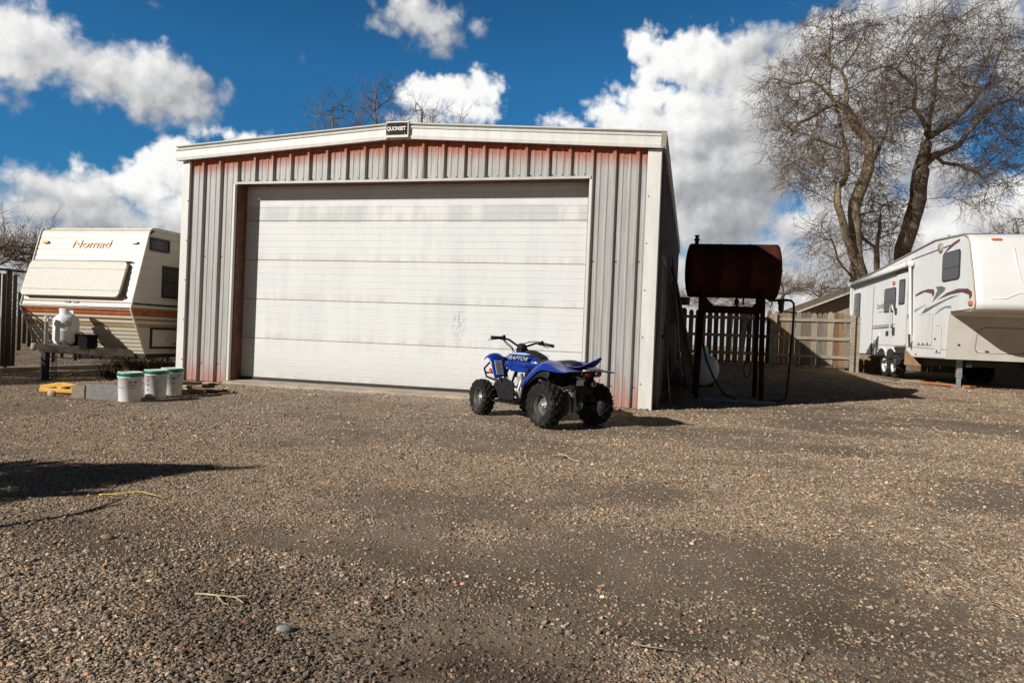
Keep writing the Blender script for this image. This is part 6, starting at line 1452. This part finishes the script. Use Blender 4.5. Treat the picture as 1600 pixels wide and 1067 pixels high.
upright('bare bushy tree at the left edge beyond the slatted fence', -25.2, 20.6, 3.9, 1.7, 300, step=.3, low=.75, group=GL)
upright('bare bushy tree between the slatted fence and the caravan front', -27.2, 24.2, 4.2, 1.7, 300, step=.3, low=.75, group=GL)
upright('small bare tree top between the caravan roof and the shed', -43.1, 51.0, 9.4, 1.6, 70, step=.6, group=GL)
GR = 'brown bare trees beyond the back fence'
upright('round brown bare tree nearest the fuel tank beyond the back fence', 8.6, 74.7, 7.9, 3.4, 700, step=.45, low=.78, group=GR)
upright('round brown bare tree above the house roof beyond the back fence', 13.0, 80.0, 8.2, 3.4, 700, step=.45, low=.78, group=GR)
upright('low brown bare tree seen under the fuel tank beyond the fence', 3.4, 66.0, 5.6, 3.8, 500, step=.5, low=.7, group=GR)
upright('low brown bare tree between the shed and the fuel tank legs', -1.5, 71.9, 6.4, 3.8, 500, step=.5, low=.7, group=GR)
upright('bare tree rising above the front roof of the white trailer', 19.9, 51.5, 10.4, 2.2, 260, step=.5, low=.6, group=GR)
# evergreen whose shadow reaches in from the left, standing beside the photographer
ev = thing('evergreen_shrub', 'dense spiky evergreen shrub throwing a black shadow over the gravel', 'shrub', (-6.12, .95, gz(-6, 1)))
m = MB(); m.tube([(0, 0, -.1), (.05, .02, .8), (.1, .1, 1.6)], [.10, .07, .03], 8); m.build('trunk', B_dark, ev)
r2 = np.random.default_rng(5); n = 26000
T_ = r2.random(n) ** .8; ang = r2.uniform(0, 6.283, n); rr = np.sqrt(r2.random(n)) * (1.22 * (1 - T_ ** 1.9) + .03) * (1 + .25 * np.sin(ang * 5 + T_ * 9))
C_ = np.stack([rr * np.cos(ang) * .9, rr * np.sin(ang) * .9, .05 + T_ * 2.13], -1)
C_ = C_[np.array([noise.noise(Vector(p) * 2.6) > -.16 for p in C_])]
for (dx, dy, h0, h1, w_) in ((.25, .1, 1.5, 2.18, .06), (-.3, -.2, 1.3, 2.05, .07), (.45, .35, 1.1, 1.75, .08), (-.2, .6, .9, 1.6, .08)) + ((.5, -.25, 1.2, 1.75, .10), (-.55, .35, .9, 1.72, .12), (.9, -.7, .5, 1.05, .10)):
    k = 900; tt = r2.random(k); C_ = np.concatenate([C_, np.stack([dx * tt + r2.normal(0, w_, k) * (1 - tt), dy * tt + r2.normal(0, w_, k) * (1 - tt), h0 + (h1 - h0) * tt + r2.normal(0, .02, k)], -1)])
n = len(C_); d = r2.normal(0, 1, (n, 3)); d[:, 2] = np.abs(d[:, 2]) + .3; d /= np.linalg.norm(d, axis=1, keepdims=True); e = np.cross(d, r2.normal(0, 1, (n, 3))); e /= np.linalg.norm(e, axis=1, keepdims=True)
L_ = r2.uniform(.05, .11, (n, 1)); V = np.stack([C_ - e * .011, C_ + e * .011, C_ + d * L_], 1).reshape(-1, 3)
npmesh('crown', V, np.arange(3 * n).reshape(-1, 3), mat('juniper_green', (.045, .065, .03), (.03, .045, .02), .8, scale=3), ev)
m = MB(); m.tube([(.3, .1, .25), (1.5, .6, .45), (2.12, .82, .62), (1.95, .80, .85), (1.78, .76, 1.02)], [.04, .035, .028, .022, .010], 6); m.tube([(1.95, .80, .85), (1.75, .95, .98)], [.015, .006], 6); m.build('dry_branch', B_dark, ev)
# dry weeds under the caravan and along fence lines
def weeds(name, label, x0, x1, y0, y1, n, h):
    r3 = np.random.default_rng(int(n + x0 * 10)); ch = []
    for _ in range(n):
        x = r3.uniform(x0, x1); y = r3.uniform(y0, y1); z = gz(x, y); dx, dy = r3.normal(0, .5, 2); hh = h * r3.uniform(.4, 1.1)
        P = [(x, y, z - .02), (x + dx * hh * .35, y + dy * hh * .35, z + hh * .6), (x + dx * hh, y + dy * hh, z + hh * r3.uniform(.6, 1.0))]
        ch.append((P, [.006, .005, .002]))
    V, F = tubes(ch, 3); o = npmesh(name, V, F, mat('dry_weed_' + str(n), (.20, .13, .07), (.12, .075, .04), .9, scale=2)); o['kind'] = 'stuff'; o['label'] = label
    return o
weeds('dry_weeds', 'tangle of dry brown weeds under the front of the caravan', -9.6, -8.5, 9.7, 10.6, 700, .40)
weeds('dry_tufts', 'sparse dry grass tufts along the shaded foot of the shed', -.42, -.1, 10.2, 19.5, 240, .18)
weeds('dry_grass', 'thin dry grass along the foot of the back fence', -.4, 4.2, 20.55, 20.95, 260, .16)
